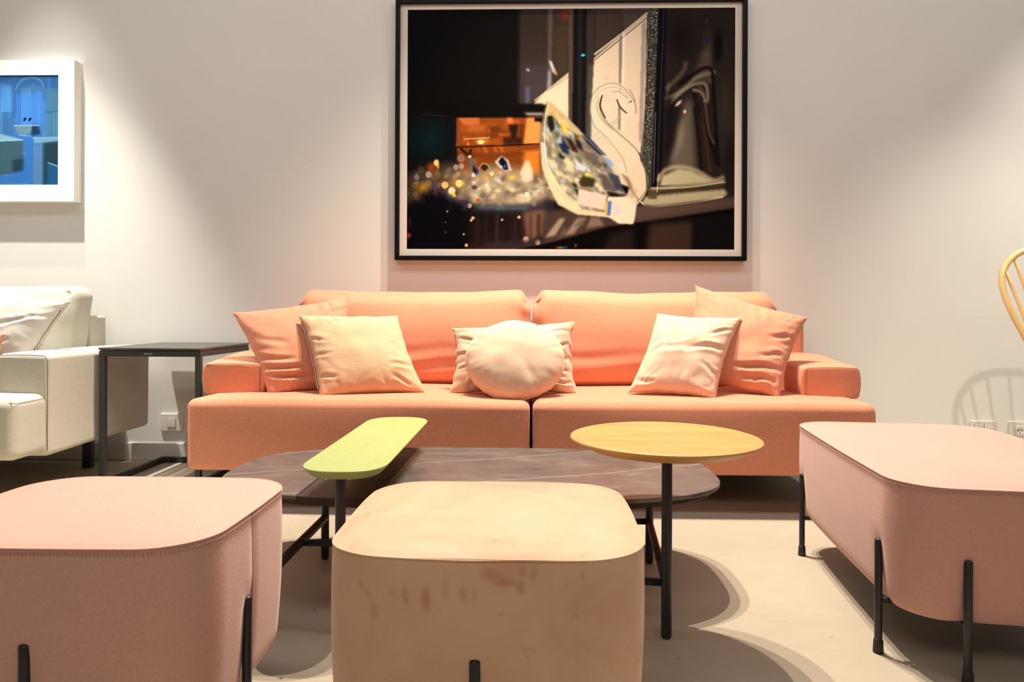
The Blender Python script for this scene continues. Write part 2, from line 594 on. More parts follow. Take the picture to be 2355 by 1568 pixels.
def back_fn(seed, inner):
    def fn(p, q, d):
        x, y, z = p
        h = (z - 0.42) / 0.46
        # belly of the cushion and backward lean
        y += -0.040 * (1 - min(1, abs(q[0])) ** 2.6) * (1 - q[2] ** 2) * (1 if q[1] < 0 else 0)
        y += 0.085 * h
        # top edge: dips in the middle, ears at the corners
        top = max(0, (q[2] - 0.2) / 0.8)
        z += -0.016 * top * (1 - q[0] ** 2) - 0.012 * top * max(0, (-q[0] * inner)) * 0
        ear = max(0, abs(q[0]) - 0.93) / 0.07
        z += -0.022 * ear * top
        # gathers at the inner top corner
        g = math.exp(-(((q[0] * inner - 0.97) / 0.08) ** 2 + ((q[2] - 0.66) / 0.36) ** 2))
        y += 0.030 * g * math.exp(-(((q[0] * inner - 0.985) / 0.035) ** 2 + ((q[2] - 0.80) / 0.10) ** 2))
        y += 0.013 * g * math.sin(26 * (z * 1.3 + 0.55 * x * inner) + seed * 2)
        # creases low down
        y += 0.0055 * math.sin(z * 75 + nz3(x * 3, 0, z * 2, seed) * 5) * max(0, 1 - abs(q[2] + 0.45) / 0.4) * max(0, 0.5 + nz3(x * 2.2, 1, z * 2, seed + 2)) * (q[1] < 0)
        y += nz3(x * 3.5, y * 1, z * 3.5, seed) * 0.012 * (q[1] < .5)
        z += nz3(x * 4.5, y * 5, 0, seed + 8) * 0.009 * top
        return x, y, z
    return fn


for i, (x0, x1) in enumerate(((-1.105, 0.004), (0.010, 1.155))):
    g = rbox(((x0 + x1) / 2, 3.265, 0.658), (x1 - x0, 0.20, 0.452), 0.072, (64, 6, 34), back_fn(i + 11, 1 if i == 0 else -1))
    b = obj('back_cushion', g, M['coral'], sofa)
    xi = (x1 - 0.016) if i == 0 else (x0 + 0.016)
    sgn = -1 if i == 0 else 1
    pts = [(xi + sgn * 0.006, 3.215 + 0.08 * t, 0.50 + 0.32 * t) for t in np.linspace(0, 1, 16)]
    obj('seam', tube(pts, 0.0013, 6), M['seam_dark'], b)
obj('back_frame', rbox((0.005, 3.45, 0.49), (2.64, 0.13, 0.50), 0.03, (30, 4, 10)), M['coral'], sofa)
obj('base_frame', box(CX0 + 0.03, CX1 - 0.03, 2.86, 3.48, 0.135, 0.156), M['black'], sofa, smooth=False)
for (x, y) in ((-1.05, 2.95), (1.20, 2.95), (-1.27, 3.36), (1.27, 3.36), (0.0, 3.30)):
    obj('leg', box(x - 0.018, x + 0.018, y - 0.012, y + 0.012, 0.0, 0.137), M['black'], sofa, smooth=False)


# ---------------------------------------------------------------- cushions
def pillow(corners, T, mat, name, label, parent=None, seed=1, pinch=0.085, wr=1.0, N=72, creases=(), bend=0.0, group=None, back=0.7, fold=0.0):
    TL, TR, BR, BL = [np.array(p, float) for p in corners]
    n = np.cross(TR - TL, BL - TL) + np.cross(BR - BL, BR - TR)
    n = np.cross((TR + BR - TL - BL), (TL + TR - BL - BR))
    n /= np.linalg.norm(n)
    if n[1] > 0:
        n = -n
    s = np.sin(np.linspace(-PI / 2, PI / 2, N))
    s = 0.55 * s + 0.45 * np.linspace(-1, 1, N)
    V, F = [], []
    ids = np.zeros((2, N, N), int)

    def P(u, v, side):
        au, av = abs(u), abs(v)
        uu = u * (1 - pinch * (1 - av ** 2.2)) if au > 0 else u
        vv = v * (1 - pinch * (1 - au ** 2.2))
        # edge waviness
        uu += 0.020 * wr * nz3(0.3 * np.sign(u), v * 5, 1, seed) * au ** 6
        vv += 0.020 * wr * nz3(u * 5, 0.3 * np.sign(v), 2, seed) * av ** 6
        a, b = (uu + 1) / 2, (vv + 1) / 2
        base = (BL * (1 - a) + BR * a) * (1 - b) + (TL * (1 - a) + TR * a) * b
        prof = (max(0, (1 - u * u)) * max(0, (1 - v * v))) ** 0.42
        hgt = T * prof * (1 if side == 0 else back)
        eu, ev = au ** 3 * (1 - au ** 8), av ** 3 * (1 - av ** 8)
        ru = abs(nz3(u * 1.6 + v * .8, v * 3.6 + nz3(u * 2, v * 2, 3, seed) * 1.6, side, seed)) - 0.18
        rv = abs(nz3(u * 3.6 + nz3(u * 2, v * 2, 6, seed) * 1.6, v * 1.6 - u * .8, side + 5, seed + 1)) - 0.18
        hgt += wr * 0.022 * (ru * eu * (1 - av ** 6) + rv * ev * (1 - au ** 6))
        hgt += wr * 0.009 * nz3(u * 2.2, v * 2.2, side + 9, seed) * prof
        for (u0, v0, u1, v1, w, dep) in creases:
            if side:
                break
            du, dv = u1 - u0, v1 - v0
            L2 = du * du + dv * dv
            t = ((u - u0) * du + (v - v0) * dv) / L2
            tc = min(1, max(0, t))
            wob = 0.03 * math.sin(tc * 5 + seed)
            px, py = u0 + du * tc - dv * wob, v0 + dv * tc + du * wob
            dd = math.hypot(u - px, v - py)
            hgt -= 0.6 * dep * math.exp(-(dd / w) ** 2) * math.sin(PI * min(1, max(0.12, 0.12 + 0.76 * tc))) * min(1, prof * 2.5)
            dd2 = dd - w * 1.7
            hgt += dep * 0.33 * math.exp(-(dd2 / w) ** 2) * math.sin(PI * min(1, max(0.1, 0.1 + 0.8 * tc))) * min(1, prof * 2.5)
        base = base - n * bend * (u * u) - n * fold * math.exp(-((u - v * .2) / .3) ** 2) * 0
        return base + n * (hgt if side == 0 else -hgt)
    for side in (0, 1):
        for i in range(N):
            for j in range(N):
                if side and (i in (0, N - 1) or j in (0, N - 1)):
                    ids[1, i, j] = ids[0, i, j]
                    continue
                ids[side, i, j] = len(V)
                V.append(tuple(P(s[i], s[j], side)))
        for i in range(N - 1):
            for j in range(N - 1):
                q = (ids[side, i, j], ids[side, i + 1, j], ids[side, i + 1, j + 1], ids[side, i, j + 1])
                F.append(q if side == 0 else q[::-1])
    org = (BL + BR) / 2
    t = thing(name, label, 'cushion', tuple(org), group)
    body = obj('cover', (V, F), mat, t)
    edge = [P(x, -1, 0) for x in s] + [P(1, x, 0) for x in s[1:]] + [P(x, 1, 0) for x in s[::-1][1:]] + [P(-1, x, 0) for x in s[::-1][1:-1]]
    obj('seam', tube([tuple(p) for p in edge], 0.0022, 6, closed=True), mat, body)
    return t, P, n


PIL = {'A': [(-1.3055, 3.02, 0.7651), (-0.8277, 3.16, 0.8443), (-0.7844, 2.98, 0.4151), (-1.0834, 2.86, 0.4201)],
       'B': [(-0.9943, 2.97, 0.7573), (-0.5788, 3.02, 0.7551), (-0.4314, 2.86, 0.443), (-0.8462, 2.78, 0.4247)],
       'C': [(-0.3372, 3.02, 0.7051), (0.1915, 3.05, 0.7336), (0.1997, 2.9, 0.4339), (-0.3348, 2.88, 0.4359)],
       'E': [(0.5438, 3.0, 0.7715), (0.8908, 2.96, 0.7567), (0.7328, 2.77, 0.4277), (0.3994, 2.86, 0.4474)],
       'F': [(0.7413, 3.14, 0.8986), (1.1922, 3.02, 0.7557), (1.0042, 2.83, 0.4309), (0.636, 3.0, 0.4756)],
       'D': ((-0.0617, 2.83, 0.5819), (0.1996, 0.0, 0.0012), (-0.0022, 0.0675, 0.1538)),
       'G': [(-2.4326, 2.98, 0.8743), (-1.9875, 2.96, 0.815), (-2.1099, 2.86, 0.5252), (-2.5197, 2.86, 0.5225)],
       'H': [(-2.3965, 2.74, 0.621), (-2.111, 2.74, 0.6785), (-2.1058, 2.7, 0.5215), (-2.3085, 2.66, 0.4898)]}

pA, _, _ = pillow(PIL['A'], 0.085, M['coral_pillow'], 'scatter_cushion', 'large coral square cushion leaning on the left armrest of the coral sofa', seed=3, wr=1.1,
                  creases=[(-0.9, -0.45, 0.0, -0.6, .05, .022), (-0.85, -0.62, 0.1, -0.8, .05, .022), (-.95, -.2, -.2, -.42, .05, .012), (0.2, .5, .5, .0, .07, .014), (-.8, .2, -.3, .0, .06, .008)])
pB, PB, nB = pillow(PIL['B'], 0.078, M['peach'], 'scatter_cushion', 'peach ribbed square cushion with a zip edge, in front of the left coral cushion', seed=7, wr=0.9, pinch=0.065,
                    creases=[(-.95, .3, -.6, .2, .04, .008), (-.95, -.1, -.6, -.12, .04, .008), (-.4, .95, -.3, .7, .05, .008), (.95, -.4, .55, -.45, .05, .012), (.8, -.9, .5, -.7, .05, .010), (-.9, -.6, -.6, -.65, .04, .009)])
zp = [tuple(np.array(PB(-1, v, 0)) + nB * 0.004 + np.array((-0.002, 0, 0))) for v in np.linspace(0.8, -0.8, 30)]
z = obj('zip', tube(zp, 0.0042, 8), M['zip'], pB)
zp2 = [tuple(np.array(p) + nB * 0.0035 + np.array((0.0015, 0, 0))) for p in zp]
obj('zip_teeth', tube(zp2, 0.0016, 6), M['zip_brown'], z)
pillow(PIL['C'], 0.07, M['satin'], 'scatter_cushion', 'tan satin square cushion half hidden behind the round cushion', seed=12, wr=1.5, pinch=0.09,
       creases=[(.95, .3, .55, .1, .05, .014), (.95, -.1, .6, -.2, .04, .014), (.9, -.45, .6, -.5, .04, .014), (-.95, .1, -.6, .0, .04, .014), (-.95, -.35, -.6, -.3, .04, .014), (-.7, -.95, -.6, -.6, .05, .012), (.95, -.75, .6, -.8, .04, .012), (-.9, .6, -.6, .4, .04, .01)])
pillow(PIL['E'], 0.080, M['cream_peach'], 'scatter_cushion', 'pale peach square cushion standing in front of the right coral cushion', seed=21, wr=1.0, pinch=0.095,
       creases=[(.95, .62, .45, .40, .05, .010), (.95, .12, .0, -.02, .06, .016), (-.7, -.05, .3, .12, .07, .008), (.9, -.55, .5, -.32, .05, .009), (-.95, -.75, -.5, -.85, .05, .010)])
pillow(PIL['F'], 0.085, M['coral_pillow'], 'scatter_cushion', 'large coral square cushion tilted on its corner against the right armrest of the coral sofa', seed=29, wr=1.1,
       creases=[(.95, .35, .55, .2, .05, .012), (.9, -.12, .45, -.3, .05, .012), (.9, -.48, .0, -.62, .055, .022), (.85, -.75, .2, -.80, .05, .018), (.2, .9, .3, .5, .06, .008)])


def round_pillow(c, rx, up, T, seed):
    c = np.array(c); rx = np.array(rx); up = np.array(up)
    n = np.cross(rx, up); n /= np.linalg.norm(n)
    if n[1] > 0:
        n = -n
    A, R = 120, 34
    rs = np.sin(np.linspace(0, PI / 2, R))
    V, F = [], []

    def P(r, a, side):
        rr = 1 + 0.022 * nz3(math.cos(a) * 2.4, math.sin(a) * 2.4, 0, seed) + 0.008 * nz3(math.cos(a) * 9, math.sin(a) * 9, 0, seed) + 0.004 * math.sin(22 * a)
        rr = 1 + (rr - 1) * r ** 6
        u, v = r * rr * math.cos(a), r * rr * math.sin(a)
        h = T * (1 - r * r) ** 0.48
        pk = r ** 8 * (1 - r ** 12)
        h += 0.016 * pk * (nz3(math.cos(a) * 7, math.sin(a) * 7, r, seed + 3) + 0.25 * math.sin(a * 24 + 3 * nz3(math.cos(a), math.sin(a), 0, 4)))
        h += 0.008 * nz3(u * 2, v * 2, side, seed) * (1 - r ** 4)
        h -= 0.010 * math.exp(-(((u - .45) + (v + .75) * .4) / .10) ** 2) * max(0, -v) * (1 - r ** 6)
        return c + rx * u + up * v + n * (h if side == 0 else -h)
    V.append(tuple(P(0, 0, 0)))
    rings = []
    for i in range(1, R):
        rings.append([len(V) + k for k in range(A)])
        V += [tuple(P(rs[i], 2 * PI * k / A, 0)) for k in range(A)]
    for k in range(A):
        F.append((0, rings[0][k], rings[0][(k + 1) % A]))
    for i in range(len(rings) - 1):
        for k in range(A):
            F.append((rings[i][k], rings[i + 1][k], rings[i + 1][(k + 1) % A], rings[i][(k + 1) % A]))
    prev = rings[-1]
    for i in range(R - 2, 0, -1):
        cur = [len(V) + k for k in range(A)]
        V += [tuple(P(rs[i], 2 * PI * k / A, 1)) for k in range(A)]
        for k in range(A):
            F.append((prev[k], cur[k], cur[(k + 1) % A], prev[(k + 1) % A]))
        prev = cur
    ce = len(V); V.append(tuple(P(0, 0, 1)))
    for k in range(A):
        F.append((prev[k], ce, prev[(k + 1) % A]))
    t = thing('round_cushion', 'round pale peach cushion with a piped rim in the middle of the coral sofa', 'cushion', tuple(c - up))
    b = obj('cover', (V, F), M['round_peach'], t)
    obj('piping', tube([tuple(P(1, 2 * PI * k / A, 0)) for k in range(A)], 0.0042, 8, closed=True), M['round_peach'], b)


round_pillow(*PIL['D'], 0.072, 41)


# ---------------------------------------------------------------- poufs
def rrect(w, d, R, n=12, bulge=0.006, per=14):
    """ccw rounded rectangle outline centred on 0"""
    pts = []
    hw, hd = w / 2, d / 2
    cs = [(hw - R, -hd + R, -PI / 2), (hw - R, hd - R, 0), (-hw + R, hd - R, PI / 2), (-hw + R, -hd + R, PI)]
    for ci, (cx, cy, a0) in enumerate(cs):
        for k in range(n):
            a = a0 + (PI / 2) * k / (n - 1)
            pts.append((cx + R * math.cos(a), cy + R * math.sin(a)))
        nx = cs[(ci + 1) % 4]
        p0 = pts[-1]
        p1 = (nx[0] + R * math.cos(nx[2]), nx[1] + R * math.sin(nx[2]))
        for k in range(1, per):
            t = k / per
            pts.append((p0[0] + (p1[0] - p0[0]) * t, p0[1] + (p1[1] - p0[1]) * t))
    out = []
    for (x, y) in pts:
        bx = bulge * (1 - (y / hd) ** 2) * (x / hw)
        by = bulge * (1 - (x / hw) ** 2) * (y / hd)
        out.append((x + bx, y + by))
    return out


def pouf(center, w, d, rot, z0, z1, R, mat, pipe_mat, thread, label, legs, seams, crown=0.02, pipe=0.0016, stitch=True, seed=1, wob=0.0, sag=0.0):
    cx, cy = center
    cr, sr = math.cos(rot), math.sin(rot)

    def W(x, y, z):
        return (cx + x * cr - y * sr, cy + x * sr + y * cr, z)
    t = thing('pouf', label, 'pouf', (cx, cy, 0))
    out = rrect(w, d, R, 14, 0.007, 40)
    o = np.array(out); n = len(o)
    tg = np.roll(o, -1, 0) - np.roll(o, 1, 0); tg /= np.linalg.norm(tg, axis=1)[:, None]
    nr = np.stack([tg[:, 1], -tg[:, 0]], 1)
    zs = [z0, z0 + 0.004, z0 + 0.012] + list(np.linspace(z0 + 0.03, z1 - 0.03, 16)) + [z1 - 0.014, z1 - 0.006, z1]
    V, F = [], []
    for z in zs:
        h = (z - z0) / (z1 - z0)
        ins = 0.0
        if h < 0.08:
            ins += 0.010 * (1 - h / 0.08) ** 2
        ins += 0.010 * (1 - h) ** 2
        prof = -0.004 * math.sin(PI * h)
        for k in range(n):
            p = o[k]
            i2 = ins + prof
            for (lx, ly, lz) in legs:
                dd = math.hypot(p[0] - lx, p[1] - ly)
                i2 += 0.006 * math.exp(-(dd / 0.022) ** 2) * min(1, max(0, (lz + 0.03 - z) / 0.05))
            for (sx, sy) in seams:
                dd = math.hypot(p[0] - sx, p[1] - sy)
                i2 += 0.0035 * math.exp(-(dd / 0.012) ** 2)
            i2 += wob * nz3(p[0] * 5, p[1] * 5, z * 5, seed)
            q = p - nr[k] * i2
            V.append(W(q[0], q[1], z))
    L = len(zs)
    for i in range(L - 1):
        for k in range(n):
            F.append((i * n + k, i * n + (k + 1) % n, (i + 1) * n + (k + 1) % n, (i + 1) * n + k))
    F.append(tuple(range(n))[::-1])
    body = obj('side_cover', (V, F), mat, t, angle=50)
    # crowned top panel
    V, F = [], []
    K = 22
    for i in range(K):
        s = 1 - (i / K)
        s = 1 - (1 - s) ** 1.0
        f = (i / K) ** 1.5
        for k in range(n):
            p = o[k] * (1 - f)
            e = 1 - (1 - f) ** 2.2
            z = z1 - 0.001 + crown * e * 0.9 + 0.003 * min(1, f * 14) + wob * 1.5 * nz3(p[0] * 6, p[1] * 6, 3, seed) * min(1, f * 5)
            V.append(W(p[0], p[1], z))
    V.append(W(0, 0, z1 + crown * 0.9 + 0.002))
    for i in range(K - 1):
        for k in range(n):
            F.append((i * n + k, i * n + (k + 1) % n, (i + 1) * n + (k + 1) % n, (i + 1) * n + k))
    for k in range(n):
        F.append(((K - 1) * n + k, (K - 1) * n + (k + 1) % n, K * n))
    obj('top_cover', (V, F), mat, t)
    ring = [W(*(o[k] + nr[k] * 0.0006), z1 - 0.0012 + wob * nz3(o[k][0] * 9, o[k][1] * 9, 1, seed)) for k in range(n)]
    obj('piping', tube(ring, pipe, 8, closed=True), pipe_mat, t)
    # line of stitches just under the piping
    Vs, Fs = [], []
    per = [0]
    for k in range(n):
        per.append(per[-1] + float(np.linalg.norm(o[(k + 1) % n] - o[k])))
    total = per[-1]; m = int(total / 0.0062)
    for j in range(m):
        s = j / m * total
        k = max(i for i in range(n) if per[i] <= s) if n < 5 else int(np.searchsorted(per, s, side='right') - 1)
        k = min(k, n - 1)
        f = (s - per[k]) / (per[k + 1] - per[k] + 1e-9)
        p = o[k] * (1 - f) + o[(k + 1) % n] * f
        nn = nr[k]; tt = tg[k]
        hw_ = 0.0014
        q = p + nn * 0.0040
        zz = z1 - 0.0085
        for (a_, b_) in ((-hw_, -0.0009), (hw_, -0.0009), (hw_, 0.0009), (-hw_, 0.0009)):
            Vs.append(W(q[0] + tt[0] * a_, q[1] + tt[1] * a_, zz + b_))
            Vs.append(W(q[0] + tt[0] * a_ - nn[0] * .003, q[1] + tt[1] * a_ - nn[1] * .003, zz + b_))
        b0 = j * 8
        Fs += [(b0, b0 + 2, b0 + 4, b0 + 6), (b0, b0 + 1, b0 + 3, b0 + 2), (b0 + 2, b0 + 3, b0 + 5, b0 + 4), (b0 + 4, b0 + 5, b0 + 7, b0 + 6), (b0 + 6, b0 + 7, b0 + 1, b0)]
    if stitch: st = obj('stitching', (Vs, Fs), thread, t, smooth=False)
    if stitch: st['kind'] = 'stuff'
    for (sx, sy) in seams:
        k = int(np.argmin(np.hypot(o[:, 0] - sx, o[:, 1] - sy)))
        pts = [W(*(o[k] - nr[k] * (0.0028 + 0.010 * (1 - h) ** 2 - 0.004 * math.sin(PI * h))), z0 + 0.01 + h * (z1 - z0 - 0.016)) for h in np.linspace(0, 1, 18)]
        obj('side_seam', tube(pts, 0.0012, 6), thread, t)
    for (lx, ly, lz) in legs:
        k = int(np.argmin(np.hypot(o[:, 0] - lx, o[:, 1] - ly)))
        q = np.array([lx, ly]) + nr[k] * 0.0035
        x, y, _ = W(q[0], q[1], 0)
        leg = obj('leg', rod(x, y, 0.012, lz, 0.0085, 18), M['black'], t)
        foot = lathe([(0, 0), (0.011, 0), (0.0118, 0.002), (0.0105, 0.026), (0.0098, 0.030), (0.0085, 0.031), (0, 0.031)], x, y, 20)
        obj('rubber_foot', foot, M['rubber'], leg)
        a_ = W(*(q - nr[k] * 0.0), z0 - 0.010)
        b_ = W(*(q - nr[k] * 0.05), z0 - 0.006)
        mid = W(*(q - nr[k] * 0.012), z0 - 0.004)
        low = W(*q, z0 - 0.022)
        obj('bracket', tube([low, a_, mid, b_], [0.006, 0.007, 0.006, 0.006], 10), M['black'], leg)
    ub = plate([W(p[0] * 0.9, p[1] * 0.9, 0)[:2] for p in out], [(z0 - 0.008, 0), (z0 + 0.001, 0)])
    obj('base_board', ub, M['black'], t, smooth=False)
    return t


# centre: tan velvet
pouf((-0.066, 1.262), 0.490, 0.452, math.radians(-0.5), 0.09, 0.412, 0.088, M['velvet'], M['velvet'], M['seam_pink'],
     'square tan velvet pouf with finger marks, in the middle of the foreground',
     [(-0.012, -0.226, 0.262), (0.245, 0, 0.262), (-0.245, 0, 0.262), (0, 0.226, 0.262)], [(0.245, 0.02), (-.245, .02)], stitch=False, crown=0.022, seed=4, wob=0.0028)
# left: dusty pink
pouf((-0.782, 1.283), 0.532, 0.446, 0.0, 0.088, 0.411, 0.098, M['pink'], M['piping_pink'], M['seam_pink'],
     'dusty pink fabric pouf at the left edge, before the side table',
     [(0.002, -0.223, 0.262), (0.268, -0.035, 0.262), (-0.268, 0.0, 0.262), (0, 0.223, 0.262)], [(0.268, -0.014)], crown=0.012, seed=5)
# right: long pink
u = (math.sin(math.radians(6.5)), math.cos(math.radians(6.5))); v = (u[1], -u[0])
Lr, Wr = 0.885, 0.575
cc = (0.792 + u[0] * Lr / 2 + v[0] * Wr / 2, 1.498 + u[1] * Lr / 2 + v[1] * Wr / 2)
hw, hd = Wr / 2, Lr / 2
pouf(cc, Wr, Lr, math.radians(-6.5), 0.125, 0.412, 0.105, M['pink_pale'], M['piping_pink'], M['seam_pink'],
     'long pale pink fabric pouf at the right of the coffee table',
     [(-hw, -hd + 0.122, 0.262), (-hw, hd - 0.122, 0.262), (-hw + 0.128, -hd, 0.262), (hw - 0.145, -hd, 0.262), (hw, -hd + 0.122, 0.262), (hw, hd - 0.122, 0.262)],
     [(-0.0 - 0.0, -hd)], crown=0.020, seed=6)

# ---------------------------------------------------------------- coffee table
ct = thing('coffee_table', 'low coffee table with dark marble slabs, a green slab shelf and a round oak disc', 'coffee table', (-0.175, 2.1, 0))
TCX, TCY, TA, TB, TN = -0.173, 2.10, 0.722, 0.342, 3.0
TZ = 0.300


def top_y(x, s, ins=0.0):
    A_, B_ = TA - ins, TB - ins
    k = min(1.0, abs((x - TCX) / A_))
    return TCY + s * B_ * (1 - k ** TN) ** (1 / TN)


def slab(x0, x1, z0, z1, ins=0.0, bev=0.0015, n=60):
    x0 = max(x0, TCX - TA + ins); x1 = min(x1, TCX + TA - ins)
    th = np.linspace(0, 1, n)

    def spread(t):  # concentrate samples near the rounded tips
        a = TCX + (TA - ins) * np.sin((t - 0.5) * PI)
        return a
    xs = spread(np.linspace(0, 1, 160)); xs = xs[(xs > x0) & (xs < x1)]
    xs = np.concatenate([[x0], xs, [x1]])
    lo = [(x, top_y(x, -1, ins)) for x in xs]
    hi = [(x, top_y(x, 1, ins)) for x in xs[::-1]]
    if abs(lo[-1][1] - hi[0][1]) < 1e-6: hi = hi[1:]
    if abs(lo[0][1] - hi[-1][1]) < 1e-6: hi = hi[:-1]
    return plate(lo + hi, [(z0, bev), (z0 + bev, 0), (z1 - bev, 0), (z1, bev)])


obj('marble_slab', slab(-2, -0.6045, TZ - 0.011, TZ), M['marble'], ct, angle=30)
obj('marble_slab', slab(-0.3905, 2, TZ - 0.011, TZ), M['marble'], ct, angle=30)
obj('wood_inlay', slab(-0.603, -0.392, TZ - 0.012, TZ - 0.0015), M['walnut'], ct, angle=30)
obj('underframe', slab(-2, 2, TZ - 0.030, TZ - 0.0115, ins=0.022), M['walnut'], ct, angle=30)
for (x, y) in ((-0.60, 1.83), (-0.35, 1.83), (0.3, 1.85)):
    obj('screw', lathe([(0, TZ - 0.034), (0.004, TZ - 0.0335), (0.006, TZ - 0.030), (0, TZ - 0.030)], x, y, 14), M['chrome'], ct)
SZ = 0.130
LEG = 0.0122
for (x, y) in ((-0.640, 2.166), (0.372, 2.166), (-0.640, 1.690)):
    obj('leg', rod(x, y, 0, TZ - 0.029, LEG, 24, 0.008), M['black'], ct)
sr_ = []
obj('side_rail', tube([(-0.640, 2.166, SZ), (-0.640, 1.69, SZ)], LEG, 20), M['walnut'], ct)
obj('side_rail', tube([(0.372, 2.166, SZ), (0.327, 1.67, SZ)], LEG * 0.8, 20), M['walnut'], ct)
obj('stretcher', tube([(-0.640, 1.93, SZ), (-0.35, 1.925, SZ), (-0.12, 1.86, SZ), (0.05, 1.72, SZ), (0.327, 1.68, SZ)], 0.0095, 18), M['black'], ct)
obj('stretcher', tube([(0.372, 2.166, SZ), (0.10, 2.16, SZ), (-0.20, 2.02, SZ), (-0.35, 1.925, SZ)], 0.0095, 18), M['black'], ct)
# round oak disc on its own post
DX, DY, DR, DZ = 0.322, 1.672, 0.2245, 0.484
prof = [(0, DZ - 0.027), (DR - 0.040, DZ - 0.027), (DR - 0.037, DZ - 0.026), (DR - 0.002, DZ - 0.0085), (DR, DZ - 0.0060), (DR - 0.001, DZ - 0.0035), (DR - 0.012, DZ - 0.0003), (DR - 0.014, DZ), (0, DZ)]
obj('oak_disc', lathe(prof, DX, DY, 160), M['oak'], ct, angle=25)
obj('disc_post', rod(0.3285, 1.672, 0, DZ - 0.026, 0.0125, 28, 0.009), M['black'], ct)
# green slab on its own post
gx0, gx1, gy0, gy1 = -0.5585, -0.349, 1.618, 2.462
GZ = 0.402


def green_outline():
    pts = []
    hw_, cx_ = (gx1 - gx0) / 2, (gx0 + gx1) / 2
    n_, cap = 2.5, 0.115
    for k in range(41):
        a_ = -PI + PI * k / 40
        c_, s_ = math.cos(a_), math.sin(a_)
        pts.append((cx_ + hw_ * np.sign(c_) * abs(c_) ** (2 / n_), gy0 + cap + cap * np.sign(s_) * abs(s_) ** (2 / n_)))
    for k in range(41):
        a_ = PI * k / 40
        c_, s_ = math.cos(a_), math.sin(a_)
        pts.append((cx_ + hw_ * np.sign(c_) * abs(c_) ** (2 / n_), gy1 - cap + cap * np.sign(s_) * abs(s_) ** (2 / n_)))
    out = []
    for p in pts:
        if not out or math.hypot(p[0] - out[-1][0], p[1] - out[-1][1]) > 1e-5:
            out.append(p)
    return out


go = green_outline()
obj('green_shelf', plate(go, [(GZ - 0.023, 0.020), (GZ - 0.021, 0.0165), (GZ - 0.0045, 0.001), (GZ - 0.003, 0.0), (GZ - 0.001, 0.0006), (GZ, 0.002)]), M['green'], ct, angle=25)
obj('shelf_post', rod(-0.457, 1.672, 0, GZ - 0.0225, 0.0125, 28, 0.009), M['black'], ct)
for dx in (-0.030, 0.026):
    obj('screw', lathe([(0, GZ - 0.0285), (0.003, GZ - 0.028), (0.005, GZ - 0.0225), (0, GZ - 0.0225)], -0.457 + dx, 1.655, 14), M['chrome'], ct)

# ---------------------------------------------------------------- charcoal side table
st = thing('side_table', 'tall charcoal metal side table between the grey sofa and the coral sofa', 'side table', (-1.66, 3.25, 0))
sx0, sx1, sy0, sy1, sz = -1.885, -1.432, 2.99, 3.515, 0.612
obj('tabletop', rbox(((sx0 + sx1) / 2, (sy0 + sy1) / 2, sz - 0.005), (sx1 - sx0, sy1 - sy0, 0.010), 0.002, (3, 3, 3)), M['slate'], st, angle=30)
tw = 0.025
fz = sz - 0.014
a_ = obj('apron', box(sx0 + .002, sx1 - .002, sy0 + .002, sy0 + .014, fz - 0.024, fz), M['charcoal'], st, smooth=False)
obj('apron', box(sx0 + .002, sx0 + 0.016, sy0 + .014, sy1 - .002, fz - 0.024, fz), M['charcoal'], st, smooth=False)
obj('apron', box(sx1 - .016, sx1 - 0.002, sy0 + .014, sy1 - .002, fz - 0.024, fz), M['charcoal'], st, smooth=False)
obj('apron', box(sx0 + .016, sx1 - .016, sy1 - .016, sy1 - .002, fz - 0.024, fz), M['charcoal'], st, smooth=False)
obj('top_rim', box(sx0 + .006, sx1 - .006, sy0 + .006, sy1 - .006, fz, sz - 0.0095), M['black'], st, smooth=False)
for x in (sx0 + 0.002, sx1 - 0.002 - tw):
    obj('leg', rbox((x + tw / 2, sy0 + 0.002 + 0.011, (fz - 0.022) / 2), (tw, 0.022, fz - 0.022), 0.002, (2, 2, 6)), M['charcoal'], st)
for x in (sx0 + 0.002, sx1 - 0.002 - 0.02):
    obj('base_rail', box(x, x + 0.02, sy0 + 0.02, sy1 - 0.002, 0.0, 0.028), M['charcoal'], st, smooth=False)
obj('base_rail', box(sx0 + 0.022, sx1 - 0.022, sy1 - 0.022, sy1 - 0.002, 0.0, 0.028), M['charcoal'], st, smooth=False)


def text_mesh(body, size, loc, rot, mat, name, parent, extrude=0.0003):
    cu = bpy.data.curves.new('tmp_text', 'FONT')
    cu.body = body; cu.size = size; cu.extrude = extrude; cu.align_x = 'CENTER'
    to = bpy.data.objects.new('tmp_text', cu)
    C.objects.link(to)
    dg = bpy.context.evaluated_depsgraph_get()
    me = bpy.data.meshes.new_from_object(to.evaluated_get(dg))
    mw = Matrix.Translation(Vector(loc) - Vector(root_of(parent).location)) @ Matrix.Rotation(rot[2], 4, 'Z') @ Matrix.Rotation(rot[0], 4, 'X')
    me.transform(mw)
    me.name = name
    bpy.data.objects.remove(to, do_unlink=True)
    me.materials.clear(); me.materials.append(mat)
    o = bpy.data.objects.new(name, me)
    C.objects.link(o); o.parent = parent
    return o


text_mesh('BALRECO', 0.0085, (-1.664, sy0 + 0.0013, fz - 0.015), (PI / 2, 0, 0), M['letters'], 'lettering', a_)

# ---------------------------------------------------------------- grey sofa at the left
gs = thing('sofa', 'light grey fabric sofa cut off by the left edge of the picture', 'sofa', (-2.9, 3.0, 0))
GXR = -1.905


def gfn(seed, amp=0.005, crown=0.01, tilt=0.0):
    def fn(p, q, d):
        x, y, z = p
        z += crown * max(0, q[2]) * (1 - q[0] ** 2) + tilt * max(0, q[2]) * q[1]
        x += nz3(x * 3, y * 3, z * 3, seed) * amp
        y += nz3(x * 3, y * 3, z * 3, seed + 4) * amp
        z += nz3(x * 3, y * 3, z * 3, seed + 7) * amp
        return x, y, z
    return fn


